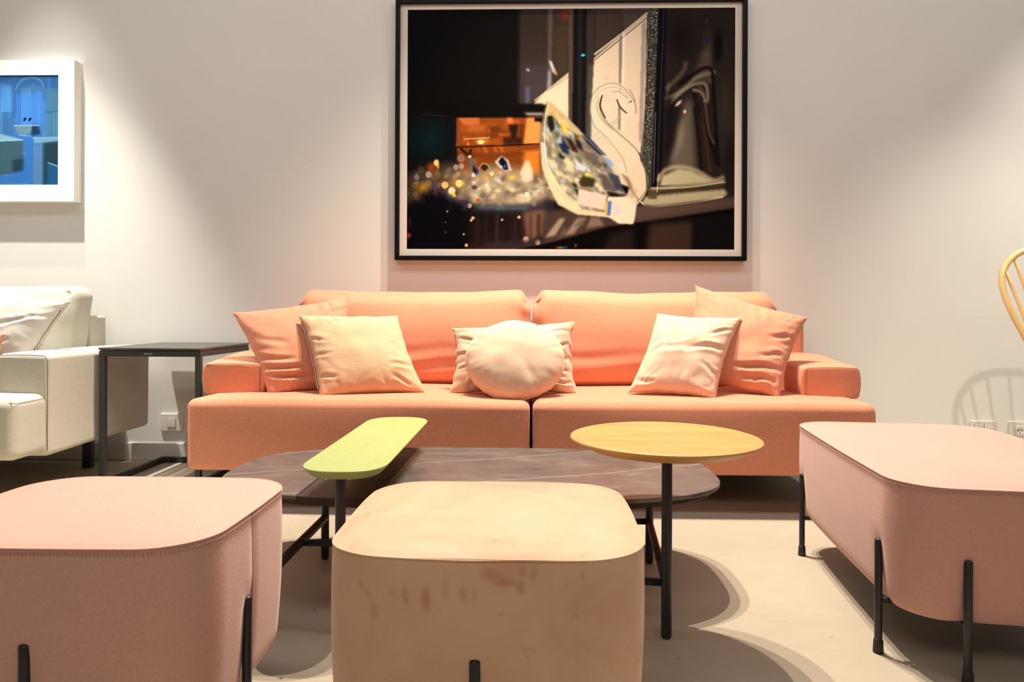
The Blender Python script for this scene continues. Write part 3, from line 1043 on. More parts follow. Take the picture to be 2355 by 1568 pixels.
garm = obj('armrest', rbox((GXR - 0.11, 3.075, 0.398), (0.22, 0.74, 0.405), 0.026, (8, 26, 16), gfn(3, 0.006, 0.006)), M['grey_fabric'], gs)
pts = [(GXR - 0.006, 2.708 + 0.0, 0.22 + 0.355 * t) for t in np.linspace(0, 1, 16)] + [(GXR - 0.02 - 0.19 * t, 2.708, 0.594 + 0.003 * math.sin(PI * t)) for t in np.linspace(0, 1, 8)]
obj('seam', tube(pts, 0.0014, 6), M['seam_grey'], garm)
gseat = obj('seat_cushion', rbox((GXR - 0.66, 2.975, 0.325), (1.30, 0.88, 0.232), 0.040, (30, 24, 10), gfn(8, 0.006, 0.012)), M['grey_fabric'], gs)
obj('seat_cushion', rbox((GXR - 1.975, 2.975, 0.325), (1.32, 0.88, 0.232), 0.040, (30, 24, 10), gfn(9, 0.006, 0.012)), M['grey_fabric'], gs)
gy = 2.975 - 0.44
pts = [(GXR - 0.012, 2.70 - 0.16 * t, 0.427 - 0.002 * t) for t in np.linspace(0, 1, 8)] + [(GXR - 0.02 - 0.5 * t, gy + 0.012, 0.427 + 0.008 * math.sin(PI * t)) for t in np.linspace(0, 1, 10)]
obj('seam', tube(pts, 0.0013, 6), M['seam_grey'], gseat)
obj('armrest', rbox((-4.43, 3.075, 0.398), (0.22, 0.74, 0.405), 0.026, (8, 20, 12), gfn(5, 0.006, 0.006)), M['grey_fabric'], gs)


def gback(seed):
    def fn(p, q, d):
        x, y, z = p
        h = (z - 0.42) / 0.5
        y += 0.10 * h - 0.045 * (1 - q[0] ** 2) * (1 - q[2] ** 2) * (q[1] < 0)
        g = math.exp(-(((q[0] - 0.93) / 0.10) ** 2 + ((q[2] - 0.6) / 0.5) ** 2))
        y += 0.010 * g * math.sin(22 * (z + 0.5 * x))
        y += 0.02 * math.exp(-(((q[0] - 0.93) / 0.03) ** 2 + ((q[2] - 0.86) / 0.08) ** 2))
        a = 0.012
        return x + nz3(x * 4, y * 4, z * 4, seed) * a, y + nz3(x * 5, y * 4, z * 5, seed + 2) * a, z + nz3(x * 4, y * 4, z * 4, seed + 5) * a
    return fn


obj('back_cushion', rbox((-2.160 - 0.55, 3.245, 0.665), (1.10, 0.19, 0.45), 0.062, (44, 6, 26), gback(31)), M['grey_fabric'], gs)
obj('back_cushion', rbox((-3.77, 3.245, 0.665), (1.10, 0.19, 0.45), 0.062, (30, 6, 20), gback(33)), M['grey_fabric'], gs)
obj('back_frame', rbox((-3.23, 3.43, 0.482), (2.14, 0.13, 0.53), 0.014, (20, 4, 10), gfn(12, 0.003, 0.0)), M['grey_fabric'], gs)
for (x, y) in ((-2.172, 3.37), (-2.15, 2.62), (-4.35, 3.37), (-4.35, 2.62)):
    obj('leg', box(x - 0.021, x + 0.021, y - 0.015, y + 0.015, 0, 0.21), M['black'], gs, smooth=False)

pG, PG, nG = pillow(PIL['G'], 0.085, M['white_fabric'], 'scatter_cushion', 'off-white square cushion with a zip on the grey sofa', seed=51, wr=1.1, pinch=0.06,
                    creases=[(.3, .2, -.4, -.4, .07, .016), (.5, -.3, -.2, -.7, .06, .014), (.7, .4, .3, .1, .05, .010), (-.3, .3, -.7, -.1, .07, .01)])
zp = [tuple(np.array(PG(1, v_, 0)) + nG * 0.006) for v_ in np.linspace(0.72, -0.9, 26)]
z = obj('zip', tube(zp, 0.0040, 8), M['zip'], pG)
zp2 = [tuple(np.array(p) + nG * 0.0035) for p in zp]
obj('zip_teeth', tube(zp2, 0.0013, 6), M['seam_grey'], z)
p0 = np.array(PG(1, 0.72, 0)) + nG * 0.012
obj('zip_pull', tube([tuple(p0 + np.array((-0.004, 0, -0.004))), tuple(p0), tuple(p0 + np.array((0.008, -.004, 0.010)))], [0.003, 0.0035, 0.002], 8), M['zip_metal'], z)
pillow(PIL['H'], 0.06, M['coral_pillow'], 'scatter_cushion', 'coral cushion of which only a corner shows at the left edge of the picture', seed=61, N=40)


# ---------------------------------------------------------------- pictures
def blur(m, r):
    r = int(round(r))
    if r < 1:
        return m
    for _ in range(2):
        for ax in (0, 1):
            pad = [(0, 0), (0, 0)]; pad[ax] = (r + 1, r)
            c_ = np.cumsum(np.pad(m, pad, mode='edge'), axis=ax)
            m = (np.take(c_, range(2 * r + 1, c_.shape[ax]), axis=ax) - np.take(c_, range(0, c_.shape[ax] - 2 * r - 1), axis=ax)) / (2 * r + 1)
    return m


class Canvas:
    """a flat print painted in sRGB, x0..x1 by y0..y1 units, y downwards"""
    def __init__(self, x0, x1, y0, y1, s, bg):
        self.x0, self.y0, self.s = x0, y0, s
        self.w, self.h = int((x1 - x0) * s), int((y1 - y0) * s)
        self.im = np.ones((self.h, self.w, 3)) * np.array(bg, float)
        self.X, self.Y = np.meshgrid(x0 + (np.arange(self.w) + .5) / s, y0 + (np.arange(self.h) + .5) / s)

    def win(self, xa, xb, ya, yb, pad):
        s = self.s
        i0 = max(0, int((xa - pad - self.x0) * s)); i1 = min(self.w, int((xb + pad - self.x0) * s) + 2)
        j0 = max(0, int((ya - pad - self.y0) * s)); j1 = min(self.h, int((yb + pad - self.y0) * s) + 2)
        return slice(j0, j1), slice(i0, i1)

    def put(self, sl, m, col, a):
        if m.size == 0:
            return
        m = (m * a)[..., None]
        self.im[sl] = self.im[sl] * (1 - m) + np.array(col, float) * m

    def poly(self, pts, col, soft=1, a=1.0):
        xs = [p[0] for p in pts]; ys = [p[1] for p in pts]
        sl = self.win(min(xs), max(xs), min(ys), max(ys), soft * 3 + 2)
        X, Y = self.X[sl], self.Y[sl]
        ins = np.zeros(X.shape, bool)
        n = len(pts)
        for i in range(n):
            xa, ya = pts[i]; xb, yb = pts[(i + 1) % n]
            if ya == yb:
                continue
            cnd = ((ya > Y) != (yb > Y)) & (X < (xb - xa) * (Y - ya) / (yb - ya) + xa)
            ins ^= cnd
        self.put(sl, blur(ins.astype(float), soft * self.s), col, a)

    def ell(self, cx, cy, rx, ry, col, a=1.0, soft=0.15, ring=0.0, ang=0.0):
        R = max(rx, ry)
        sl = self.win(cx - R, cx + R, cy - R, cy + R, R * soft + 2)
        X, Y = self.X[sl] - cx, self.Y[sl] - cy
        ca, sa = math.cos(ang), math.sin(ang)
        d = np.hypot((X * ca + Y * sa) / rx, (-X * sa + Y * ca) / ry)
        m = np.clip((1 - d) / max(soft, 1e-3), 0, 1)
        if ring:
            m = m * (0.45 + 0.55 * np.clip((d - 0.6) / 0.3, 0, 1) * ring)
        self.put(sl, m, col, a)

    def soften(self, pts, rad):
        keep = self.im.copy()
        for k in range(3):
            self.im[..., k] = blur(self.im[..., k], rad * self.s)
        bl = self.im
        self.im = keep
        xs = [p[0] for p in pts]; ys = [p[1] for p in pts]
        X, Y = self.X, self.Y
        ins = np.zeros(X.shape, bool)
        for i in range(len(pts)):
            xa, ya = pts[i]; xb, yb = pts[(i + 1) % len(pts)]
            if ya != yb:
                ins ^= ((ya > Y) != (yb > Y)) & (X < (xb - xa) * (Y - ya) / (yb - ya) + xa)
        m = blur(ins.astype(float), 2)[..., None]
        self.im = keep * (1 - m) + bl * m

    def line(self, pts, w, col, a=1.0, soft=0.8):
        xs = [p[0] for p in pts]; ys = [p[1] for p in pts]
        sl = self.win(min(xs), max(xs), min(ys), max(ys), w + soft * 2 + 2)
        X, Y = self.X[sl], self.Y[sl]
        D = np.full(X.shape, 1e9)
        for i in range(len(pts) - 1):
            (xa, ya), (xb, yb) = pts[i], pts[i + 1]
            L = (xb - xa) ** 2 + (yb - ya) ** 2 + 1e-9
            t = np.clip(((X - xa) * (xb - xa) + (Y - ya) * (yb - ya)) / L, 0, 1)
            D = np.minimum(D, np.hypot(X - xa - t * (xb - xa), Y - ya - t * (yb - ya)))
        self.put(sl, np.clip((w / 2 - D) / soft + 0.5, 0, 1), col, a)

    def curve(self, pts, w, col, a=1.0, soft=0.8):
        self.line(spl(pts), w, col, a, soft)

    def mesh(self, name, corners, mat, parent, gain=1.0, gamma=1.0):
        TL, TR, BR, BL = [np.array(p) for p in corners]
        off = np.array(root_of(parent).location)
        uu = (np.arange(self.w) / (self.w - 1)); vv = (np.arange(self.h) / (self.h - 1))
        U, V = np.meshgrid(uu, vv)
        P = TL + (TR - TL) * U[..., None] + (BL - TL) * V[..., None] - off
        nv = self.w * self.h
        idx = np.arange(nv).reshape(self.h, self.w)
        q = np.stack([idx[1:, :-1], idx[1:, 1:], idx[:-1, 1:], idx[:-1, :-1]], -1).reshape(-1, 4)
        me = bpy.data.meshes.new(name)
        me.vertices.add(nv); me.vertices.foreach_set('co', P.reshape(-1))
        me.loops.add(q.size); me.loops.foreach_set('vertex_index', q.reshape(-1).astype(np.int32))
        me.polygons.add(len(q)); me.polygons.foreach_set('loop_start', (np.arange(len(q)) * 4).astype(np.int32))
        me.update(calc_edges=True)
        c = np.clip(self.im, 0, 255) / 255
        lin = np.where(c <= 0.04045, c / 12.92, ((c + 0.055) / 1.055) ** 2.4) ** gamma * gain
        col = np.ones((nv, 4), np.float32); col[:, :3] = np.clip(lin, 0, 1).reshape(-1, 3)
        at_ = me.color_attributes.new('print', 'FLOAT_COLOR', 'POINT')
        at_.data.foreach_set('color', col.reshape(-1))
        me.materials.append(mat)
        o = bpy.data.objects.new(name, me); C.objects.link(o); o.parent = parent
        return o


def spl(pts, k=10):
    out = []
    P = [pts[0]] + list(pts) + [pts[-1]]
    for i in range(1, len(P) - 2):
        for j in range(k):
            t = j / k
            out.append(tuple(0.5 * ((2 * P[i][c]) + (-P[i - 1][c] + P[i + 1][c]) * t + (2 * P[i - 1][c] - 5 * P[i][c] + 4 * P[i + 1][c] - P[i + 2][c]) * t * t
                                    + (-P[i - 1][c] + 3 * P[i][c] - 3 * P[i + 1][c] + P[i + 2][c]) * t ** 3) for c in (0, 1)))
    out.append(tuple(pts[-1]))
    return out


def paint_swan():
    rnd = random.Random(5)
    c = Canvas(938, 1689, 24, 572, 0.8, (21, 17, 17))
    c.ell(990, 320, 75, 70, (10, 52, 62), 0.75, 1.0)
    c.ell(960, 120, 60, 120, (16, 16, 28), 0.7, 1.0)
    # smoky uprights behind
    c.poly([(1196, 24), (1310, 24), (1310, 245), (1196, 245)], (66, 56, 50), 4)
    c.poly([(1200, 150), (1262, 150), (1262, 240), (1200, 240)], (84, 76, 82), 10, 0.7)
    c.poly([(1211, 200), (1221, 200), (1221, 242), (1211, 242)], (105, 105, 135), 3, 0.8)
    c.poly([(1262, 24), (1272, 24), (1270, 215), (1261, 215)], (120, 108, 104), 2, 0.7)
    c.poly([(1262, 165), (1270, 165), (1268, 215), (1260, 215)], (170, 168, 190), 2, 0.8)
    c.ell(1302, 38, 22, 26, (150, 62, 30), 0.8, 1.0)
    c.poly([(1275, 60), (1310, 60), (1310, 165), (1275, 185)], (78, 64, 50), 5)
    # bright window, left wedge
    c.poly([(1228, 242), (1252, 215), (1310, 168), (1312, 300), (1290, 262), (1262, 236), (1256, 243)], (226, 207, 182), 1)
    c.line([(1232, 232), (1306, 176)], 3, (196, 182, 160), 0.9)
    c.line([(1262, 210), (1310, 178)], 2, (150, 138, 120), 0.6)
    # dark uprights
    c.poly([(1308, 24), (1322, 24), (1326, 320), (1310, 292)], (92, 80, 72), 1)
    c.poly([(1320, 24), (1352, 24), (1352, 330), (1318, 300)], (25, 22, 24), 1)
    c.poly([(1331, 24), (1340, 24), (1338, 320), (1330, 312)], (48, 42, 46), 2)
    c.poly([(1350, 24), (1369, 24), (1363, 322), (1348, 330)], (64, 60, 54), 1)
    c.poly([(1354, 150), (1368, 150), (1362, 320), (1350, 320)], (92, 90, 86), 2, 0.8)
    c.poly([(1368, 24), (1430, 24), (1432, 78), (1367, 134)], (74, 63, 56), 2)
    c.poly([(1428, 24), (1496, 24), (1490, 38), (1432, 80)], (84, 72, 66), 2)
    # bright window, right part
    c.poly([(1367, 136), (1430, 84), (1488, 38), (1484, 250), (1474, 362), (1480, 440), (1420, 420), (1361, 322), (1363, 220)], (222, 204, 182), 1)
    c.line([(1369, 128), (1430, 82), (1487, 36)], 5, (205, 195, 178), 0.9)
    c.line([(1369, 141), (1430, 92), (1486, 47)], 2.2, (92, 82, 72), 0.9)
    c.poly([(1425, 88), (1431, 82), (1428, 300), (1423, 300)], (130, 120, 106), 1, 0.9)
    c.poly([(1433, 82), (1437, 78), (1434, 300), (1431, 300)], (240, 226, 206), 1, 0.9)
    c.poly([(1476, 60), (1486, 52), (1478, 320), (1470, 330)], (160, 148, 136), 1.5, 0.8)
    c.line([(1362, 318), (1425, 272)], 3, (176, 172, 158), 0.7)
    c.line([(1362, 334), (1400, 300), (1430, 275)], 1.5, (150, 150, 140), 0.6)
    for yy in range(178, 235, 7):
        c.line([(1390, yy), (1401, yy)], 3, (190, 178, 168), 0.5, 2)
    c.poly([(1362, 275), (1420, 278), (1404, 330), (1362, 335)], (198, 196, 184), 4, 0.6)
    c.ell(1340 + 2, 130, 5.5, 3.6, (60, 205, 215), 1, 0.3)
    c.ell(1216, 163, 7, 4, (190, 170, 150), 0.9, 0.6, 0, 0.8)
    c.poly([(1263, 140), (1271, 145), (1284, 176), (1272, 168)], (205, 208, 215), 1.2)
    c.poly([(1272, 155), (1285, 178), (1276, 170)], (200, 140, 100), 1)
    # glass box: textured edge and dark edge
    c.poly([(1496, 24), (1516, 24), (1500, 440), (1476, 440)], (74, 72, 68), 1)
    for _ in range(520):
        t = rnd.random()
        y_ = 26 + t * 370
        x_ = 1496 - 18 * t + rnd.random() * 18
        g_ = rnd.choice((150, 185, 215, 40, 45, 120))
        c.ell(x_, y_, rnd.uniform(.8, 1.9), rnd.uniform(.8, 2), (g_, g_, g_ - 8), rnd.uniform(.5, 1), 0.4)
    c.line([(1493, 30), (1476, 400)], 2, (165, 160, 150), 0.8)
    c.poly([(1514, 24), (1532, 24), (1521, 430), (1500, 430)], (19, 17, 24), 1)
    c.line([(1526, 28), (1512, 420)], 1.6, (88, 80, 100), 0.8)
    c.line([(1508, 260), (1504, 420)], 1.6, (150, 150, 130), 0.7)
    # right smoky glass
    c.poly([(1532, 24), (1689, 24), (1689, 470), (1522, 440)], (52, 44, 40), 1)
    c.ell(1560, 90, 45, 70, (28, 22, 22), 0.8, 1)
    c.ell(1665, 240, 34, 130, (74, 66, 58), 0.9, 1)
    c.ell(1650, 110, 13, 45, (26, 20, 20), 0.95, 0.6)
    c.ell(1625, 120, 14, 60, (95, 82, 72), 0.8, 0.8)
    c.ell(1624, 98, 6, 16, (40, 40, 90), 0.8, 0.8)
    c.ell(1623, 55, 6, 10, (110, 70, 40), 0.6, 1)
    c.poly([(1612, 120), (1632, 120), (1640, 200), (1590, 190)], (110, 98, 84), 5, 0.7)
    c.curve([(1535, 205), (1560, 180), (1572, 165), (1576, 150)], 10, (112, 100, 86), 0.7, 7)
    c.curve([(1533, 228), (1550, 222), (1580, 200), (1605, 180), (1640, 170)], 9, (150, 138, 118), 0.75, 6)
    c.curve([(1540, 240), (1570, 212), (1600, 196), (1622, 200), (1625, 235), (1610, 215), (1595, 210)], 7, (170, 158, 136), 0.7, 5)
    c.curve([(1538, 195), (1532, 235), (1536, 250)], 4, (140, 130, 110), 0.6, 4)
    c.curve([(1564, 196), (1590, 176), (1620, 160), (1636, 170), (1640, 220), (1650, 380)], 7, (20, 16, 15), 0.85, 5)
    c.curve([(1596, 220), (1600, 240), (1625, 300), (1645, 370)], 8, (24, 20, 20), 0.8, 5)
    c.curve([(1604, 200), (1618, 222), (1628, 300), (1640, 330)], 5, (130, 112, 90), 0.6, 4)
    c.poly([(1575, 235), (1590, 230), (1596, 300), (1600, 390), (1535, 390), (1545, 350)], (140, 130, 112), 8, 0.7)
    c.poly([(1556, 300), (1572, 270), (1568, 330), (1540, 380)], (178, 168, 146), 6, 0.6)
    c.curve([(1597, 250), (1606, 320), (1612, 390)], 8, (30, 24, 22), 0.8, 5)
    c.curve([(1612, 260), (1622, 320), (1632, 395)], 7, (84, 60, 40), 0.7, 5)
    c.poly([(1530, 210), (1556, 250), (1552, 330), (1524, 400)], (30, 25, 28), 8, 0.85)
    c.ell(1560, 240, 13, 5, (218, 200, 178), 0.95, 0.6, 0, -0.75)
    c.ell(1574, 259, 4.5, 6, (225, 196, 160), 1, 0.5)
    c.ell(1618, 236, 3, 3, (170, 150, 130), 0.9, 0.5)
    c.ell(1672, 130, 16, 60, (60, 50, 46), 0.8, 1)
    c.ell(1680, 370, 20, 80, (38, 32, 30), 0.9, 1)
    # thick glass base
    c.curve([(1516, 412), (1530, 392), (1562, 384), (1600, 392), (1640, 414), (1660, 408)], 10, (196, 186, 152), 0.7, 7)
    c.poly([(1516, 428), (1524, 404), (1560, 388), (1590, 392), (1636, 414), (1636, 420), (1560, 428)], (200, 190, 156), 3, 0.95)
    c.poly([(1494, 430), (1636, 420), (1662, 408), (1668, 418), (1660, 432), (1520, 448), (1492, 448)], (78, 68, 46), 2, 0.9)
    c.poly([(1490, 434), (1662, 410), (1668, 420), (1500, 438)], (186, 178, 148), 2, 0.7)
    c.poly([(1486, 450), (1664, 434), (1672, 444), (1660, 456), (1500, 476), (1474, 468)], (198, 190, 158), 2, 0.9)
    c.poly([(1490, 440), (1512, 440), (1512, 456), (1492, 456)], (96, 86, 54), 1.5, 0.9)
    c.curve([(1474, 462), (1490, 474), (1512, 474), (1600, 464), (1660, 452)], 2.5, (238, 230, 204), 0.9, 1.5)
    c.line([(1516, 400), (1512, 440)], 3, (220, 212, 180), 0.7, 2)
    c.curve([(1500, 432), (1580, 430), (1664, 418)], 3, (226, 218, 190), 0.7, 2)
    # shelf and its dark front edge
    c.poly([(1420, 478), (1480, 470), (1520, 476), (1660, 456), (1689, 450), (1689, 478), (1560, 498), (1400, 520), (1240, 566), (1180, 572), (1060, 572), (1240, 480)], (84, 68, 60), 2)
    c.poly([(1460, 476), (1689, 456), (1689, 470), (1460, 505)], (106, 88, 78), 4, 0.7)
    c.poly([(1689, 478), (1689, 572), (1190, 572), (1270, 556), (1400, 521), (1560, 498)], (15, 12, 12), 1)
    c.poly([(1495, 512), (1598, 505), (1594, 572), (1488, 572)], (72, 54, 46), 7)
    c.poly([(1400, 540), (1460, 520), (1460, 572), (1390, 572)], (46, 36, 32), 7)
    c.poly([(1594, 500), (1689, 488), (1689, 572), (1594, 572)], (26, 24, 28), 4)
    # amber box
    c.poly([(1030, 240), (1252, 240), (1254, 268), (1030, 270)], (16, 14, 14), 2)
    c.line([(975, 263), (1035, 268)], 1.5, (70, 58, 46), 0.8)
    c.poly([(1040, 268), (1052, 268), (1050, 400), (1040, 400)], (22, 22, 34), 1)
    c.poly([(1206, 260), (1252, 260), (1252, 267), (1216, 267)], (196, 180, 165), 2)
    c.poly([(1052, 271), (1248, 271), (1244, 334), (1051, 337)], (150, 82, 34), 1)
    c.poly([(1052, 337), (1244, 334), (1250, 400), (1230, 420), (1060, 400)], (142, 76, 30), 1)
    amb = [(196, 112, 54), (120, 64, 28), (168, 92, 36), (96, 52, 26), (186, 104, 44), (150, 84, 34)]
    for _ in range(34):
        x_, y_ = rnd.uniform(1056, 1195), rnd.uniform(274, 325)
        w_, h_ = rnd.uniform(8, 26), rnd.uniform(6, 18)
        c.poly([(x_, y_), (x_ + w_, y_ + rnd.uniform(-3, 3)), (x_ + w_ + 4, y_ + h_), (x_ + 3, y_ + h_)], rnd.choice(amb), 1.5, 0.6)
    c.poly([(1056, 272), (1104, 272), (1106, 287), (1068, 288)], (206, 124, 74), 1.5, 0.9)
    c.poly([(1078, 288), (1120, 288), (1118, 304), (1078, 304)], (190, 116, 56), 2, 0.8)
    c.poly([(1172, 288), (1196, 286), (1190, 320), (1180, 322)], (48, 30, 22), 2, 0.95)
    c.poly([(1196, 286), (1212, 286), (1210, 330), (1192, 330)], (104, 56, 26), 2, 0.9)
    c.poly([(1160, 318), (1200, 316), (1206, 332), (1160, 333)], (62, 36, 24), 2, 0.9)
    c.poly([(1214, 272), (1248, 271), (1244, 332), (1206, 332)], (232, 160, 92), 3, 0.95)
    c.poly([(1168, 272), (1180, 272), (1182, 284), (1172, 284)], (230, 140, 90), 2, 0.9)
    c.ell(1112, 325, 22, 10, (214, 150, 70), 0.9, 0.8)
    c.ell(1108, 327, 10, 6, (255, 244, 170), 1, 0.6)
    c.line([(1070, 320), (1105, 318), (1128, 317)], 2, (246, 200, 150), 0.9, 1.5)
    c.ell(1079, 331, 4, 5, (236, 140, 60), 0.9, 0.5)
    c.line([(1050, 339), (1110, 337), (1244, 331)], 2.4, (14, 10, 10), 1)
    c.poly([(1204, 348), (1246, 345), (1246, 400), (1210, 400)], (222, 140, 56), 3, 0.9)
    for x_ in (1096, 1112, 1136, 1150, 1164, 1182):
        c.poly([(x_, 338), (x_ + 8, 338), (x_ + 14, 352), (x_ + 6, 354)], rnd.choice(amb), 1.2, 0.8)
    c.poly([(1085, 354), (1210, 350), (1210, 356), (1085, 360)], (98, 58, 26), 1.5, 0.8)
    c.poly([(1118, 358), (1204, 356), (1210, 420), (1120, 400)], (128, 72, 24), 3, 0.7)
    c.poly([(1232, 272), (1252, 272), (1250, 284), (1240, 280), (1232, 280)], (18, 12, 12), 1)
    c.curve([(1063, 343), (1072, 350), (1080, 357), (1086, 345)], 4.5, (16, 12, 12), 1, 1)
    # blurred crystal heap
    c.poly([(940, 400), (990, 380), (1040, 372), (1120, 395), (1190, 380), (1260, 400), (1292, 440), (1280, 462), (1200, 480), (1110, 478), (1040, 452), (1000, 430), (955, 455), (938, 470)], (132, 116, 92), 8, 0.55)
    c.poly([(1060, 400), (1140, 385), (1200, 390), (1250, 410), (1270, 440), (1220, 476), (1120, 474), (1070, 450)], (196, 184, 154), 9, 0.7)
    heap = [(228, 206, 172), (190, 176, 148), (150, 132, 112), (214, 196, 160), (120, 104, 92), (176, 168, 150), (204, 186, 150), (96, 84, 76), (222, 214, 190)]
    for _ in range(170):
        x_ = rnd.uniform(1030, 1285)
        t = (x_ - 1030) / 255
        y_ = rnd.gauss(428, 24 - 8 * t) + 6 * t
        y_ = min(478, max(372, y_))
        c.ell(x_, y_, rnd.uniform(5, 16), rnd.uniform(3, 8), rnd.choice(heap), rnd.uniform(.35, .75), 0.6, 0, rnd.uniform(-.9, .9))
    c.soften([(938, 350), (1300, 350), (1300, 500), (938, 500)], 3.2)
    for _ in range(80):
        x_ = rnd.uniform(940, 1100)
        y_ = 430 - (x_ - 940) * 0.12 + rnd.gauss(0, 22)
        r_ = rnd.uniform(4, 9)
        c.ell(x_, y_, r_, r_ * 1.1, rnd.choice([(236, 190, 120), (206, 180, 160), (150, 120, 100), (224, 160, 90), (120, 100, 110), (200, 150, 60)]), rnd.uniform(.2, .6), 0.25, 0.7)
    for _ in range(70):
        x_ = rnd.uniform(1090, 1285)
        y_ = rnd.gauss(436, 18)
        y_ = min(470, max(392, y_))
        a0 = rnd.uniform(-1.1, 0.9); L_ = rnd.uniform(10, 30); w_ = rnd.uniform(2.5, 7)
        ca, sa = math.cos(a0), math.sin(a0)
        c.poly([(x_ - ca * L_ / 2, y_ - sa * L_ / 2), (x_ + sa * w_, y_ - ca * w_), (x_ + ca * L_ / 2, y_ + sa * L_ / 2), (x_ - sa * w_, y_ + ca * w_)],
               rnd.choice([(238, 222, 192), (214, 204, 172), (246, 234, 208), (150, 140, 122), (190, 196, 190), (226, 208, 166), (112, 100, 92)]), 1.2, rnd.uniform(.35, .85))
    c.soften([(1060, 370), (1300, 370), (1300, 490), (1060, 490)], 1.1)
    c.ell(978, 430, 24, 16, (196, 150, 50), 0.75, 0.9, 0, -.5)
    c.ell(962, 450, 12, 20, (150, 100, 40), 0.6, 1, 0, .5)
    c.ell(995, 385, 14, 18, (190, 84, 30), 0.8, 0.9)
    c.ell(1006, 374, 8, 10, (248, 214, 150), 1, 0.5)
    c.ell(1010, 382, 4, 9, (250, 200, 40), 0.8, 0.6)
    for (x_, y_, r_, k_) in ((1026, 425, 8.5, (248, 204, 130)), (1059, 421, 9, (250, 226, 170)), (1042, 438, 9, (252, 226, 184)), (1083, 472, 5.5, (252, 232, 190)), (1051, 384, 7, (176, 150, 140)),
                             (1064, 382, 7, (176, 156, 148)), (961, 407, 7, (140, 124, 124)), (988, 401, 8, (176, 160, 156)), (1092, 402, 5, (230, 214, 210)), (1063, 364, 10, (150, 120, 104)), (1134, 399, 5, (244, 214, 160)),
                             (1123, 409, 4.5, (236, 170, 70)), (1122, 426, 5, (240, 224, 200)), (1215, 447, 7, (246, 224, 196)), (1047, 448, 5, (246, 200, 60))):
        c.ell(x_, y_, r_, r_ * 1.05, k_, 0.95, 0.22, 0.0)
    c.ell(1180, 408, 9, 7, (244, 200, 60), 0.9, 0.8)
    c.ell(1156, 430, 6, 5, (150, 190, 60), 0.8, 0.8)
    c.ell(1068, 420, 8, 10, (236, 190, 50), 0.7, 0.8)
    c.ell(1103, 459, 7, 5, (206, 70, 40), 0.85, 0.7)
    c.ell(1132, 382, 10, 10, (80, 150, 120), 0.6, 0.9)
    c.poly([(1140, 372), (1156, 358), (1172, 368), (1180, 392), (1166, 394), (1150, 384)], (206, 196, 190), 1.5)
    c.poly([(1149, 372), (1157, 360), (1168, 372), (1172, 390), (1162, 390)], (24, 26, 48), 1.2)
    c.ell(1164, 382, 4, 6, (40, 130, 160), 0.9, 0.6)
    c.ell(1156, 383, 3, 3, (250, 200, 210), 1, 0.5)
    c.poly([(1076, 360), (1092, 366), (1104, 392), (1100, 400), (1086, 388)], (110, 108, 120), 2, 0.9)
    c.poly([(1090, 378), (1104, 394), (1098, 402), (1090, 392)], (34, 34, 60), 1.5)
    c.ell(1101, 396, 4, 4, (60, 90, 220), 0.9, 0.6)
    c.ell(1083, 360, 5, 4, (255, 236, 210), 1, 0.5)
    c.curve([(1104, 388), (1112, 376), (1124, 378), (1130, 388)], 2, (214, 170, 140), 0.8, 1.2)
    c.poly([(1108, 384), (1116, 378), (1126, 384), (1118, 394)], (36, 26, 30), 1.5, 0.8)
    c.poly([(1198, 398), (1210, 372), (1218, 368), (1228, 392), (1228, 412), (1210, 420)], (226, 212, 186), 2.5, 0.95)
    c.ell(1094, 430, 9, 7, (62, 50, 54), 0.8, 0.8)
    c.ell(1262, 424, 16, 6, (110, 88, 86), 0.7, 0.8, 0, -.2)
    c.poly([(1085, 474), (1280, 466), (1270, 486), (1180, 496), (1090, 488)], (64, 58, 80), 5, 0.7)
    c.curve([(1000, 428), (1030, 452), (1080, 472)], 10, (76, 70, 120), 0.6, 8)
    c.poly([(1095, 473), (1220, 476), (1215, 481), (1110, 479)], (96, 150, 160), 2, 0.6)
    c.poly([(938, 480), (1010, 440), (1060, 470), (1080, 500), (1080, 572), (938, 572)], (15, 14, 21), 8, 0.9)
    # mirrored lights below
    c.poly([(1080, 492), (1250, 490), (1250, 560), (1080, 572)], (42, 30, 28), 8, 0.9)
    c.poly([(1205, 486), (1256, 480), (1250, 540), (1215, 556)], (146, 112, 92), 5, 0.8)
    for (x_, w_) in ((1100, 5), (1120, 3), (1144, 5), (1168, 4), (1186, 5), (1222, 4), (1240, 5)):
        c.poly([(x_, 492), (x_ + w_, 492), (x_ + w_ - 1, 560), (x_ - 1, 560)], rnd.choice([(90, 68, 58), (28, 20, 20), (64, 48, 42)]), 2, 0.7)
    for (x_, y_, r_) in ((1197, 498, 5), (1158, 504, 3.5), (1076, 562, 5), (1070, 537, 3), (1032, 485, 2.5), (1028, 510, 1.2), (1028, 532, 1.2), (1213, 549, 9), (1240, 555, 8), (1091, 500, 5), (1087, 505, 4)):
        c.ell(x_, y_, r_, r_, (236, 206, 174), 0.9, 0.5)
    c.ell(943, 540, 7, 9, (160, 60, 20), 0.9, 0.6)
    c.ell(945, 510, 5, 18, (120, 50, 20), 0.6, 0.9)
    c.poly([(1120, 556), (1260, 545), (1230, 562), (1130, 572)], (66, 56, 60), 4, 0.7)
    # swan body: crystal with facets
    body = [(1262, 234), (1252, 262), (1246, 300), (1243, 330), (1249, 385), (1262, 420), (1290, 462), (1330, 488), (1380, 496), (1430, 494), (1450, 470), (1452, 456), (1436, 438), (1420, 408), (1400, 372), (1372, 342), (1350, 320), (1326, 292), (1296, 262)]
    c.poly(body, (150, 142, 120), 0.8)
    for k in range(len(body)):
        pass
    left = [(216, 206, 168), (186, 192, 190), (150, 140, 96), (230, 214, 172), (112, 108, 86), (176, 160, 112), (205, 210, 208), (128, 130, 110), (92, 92, 84), (236, 226, 196), (160, 176, 184)]
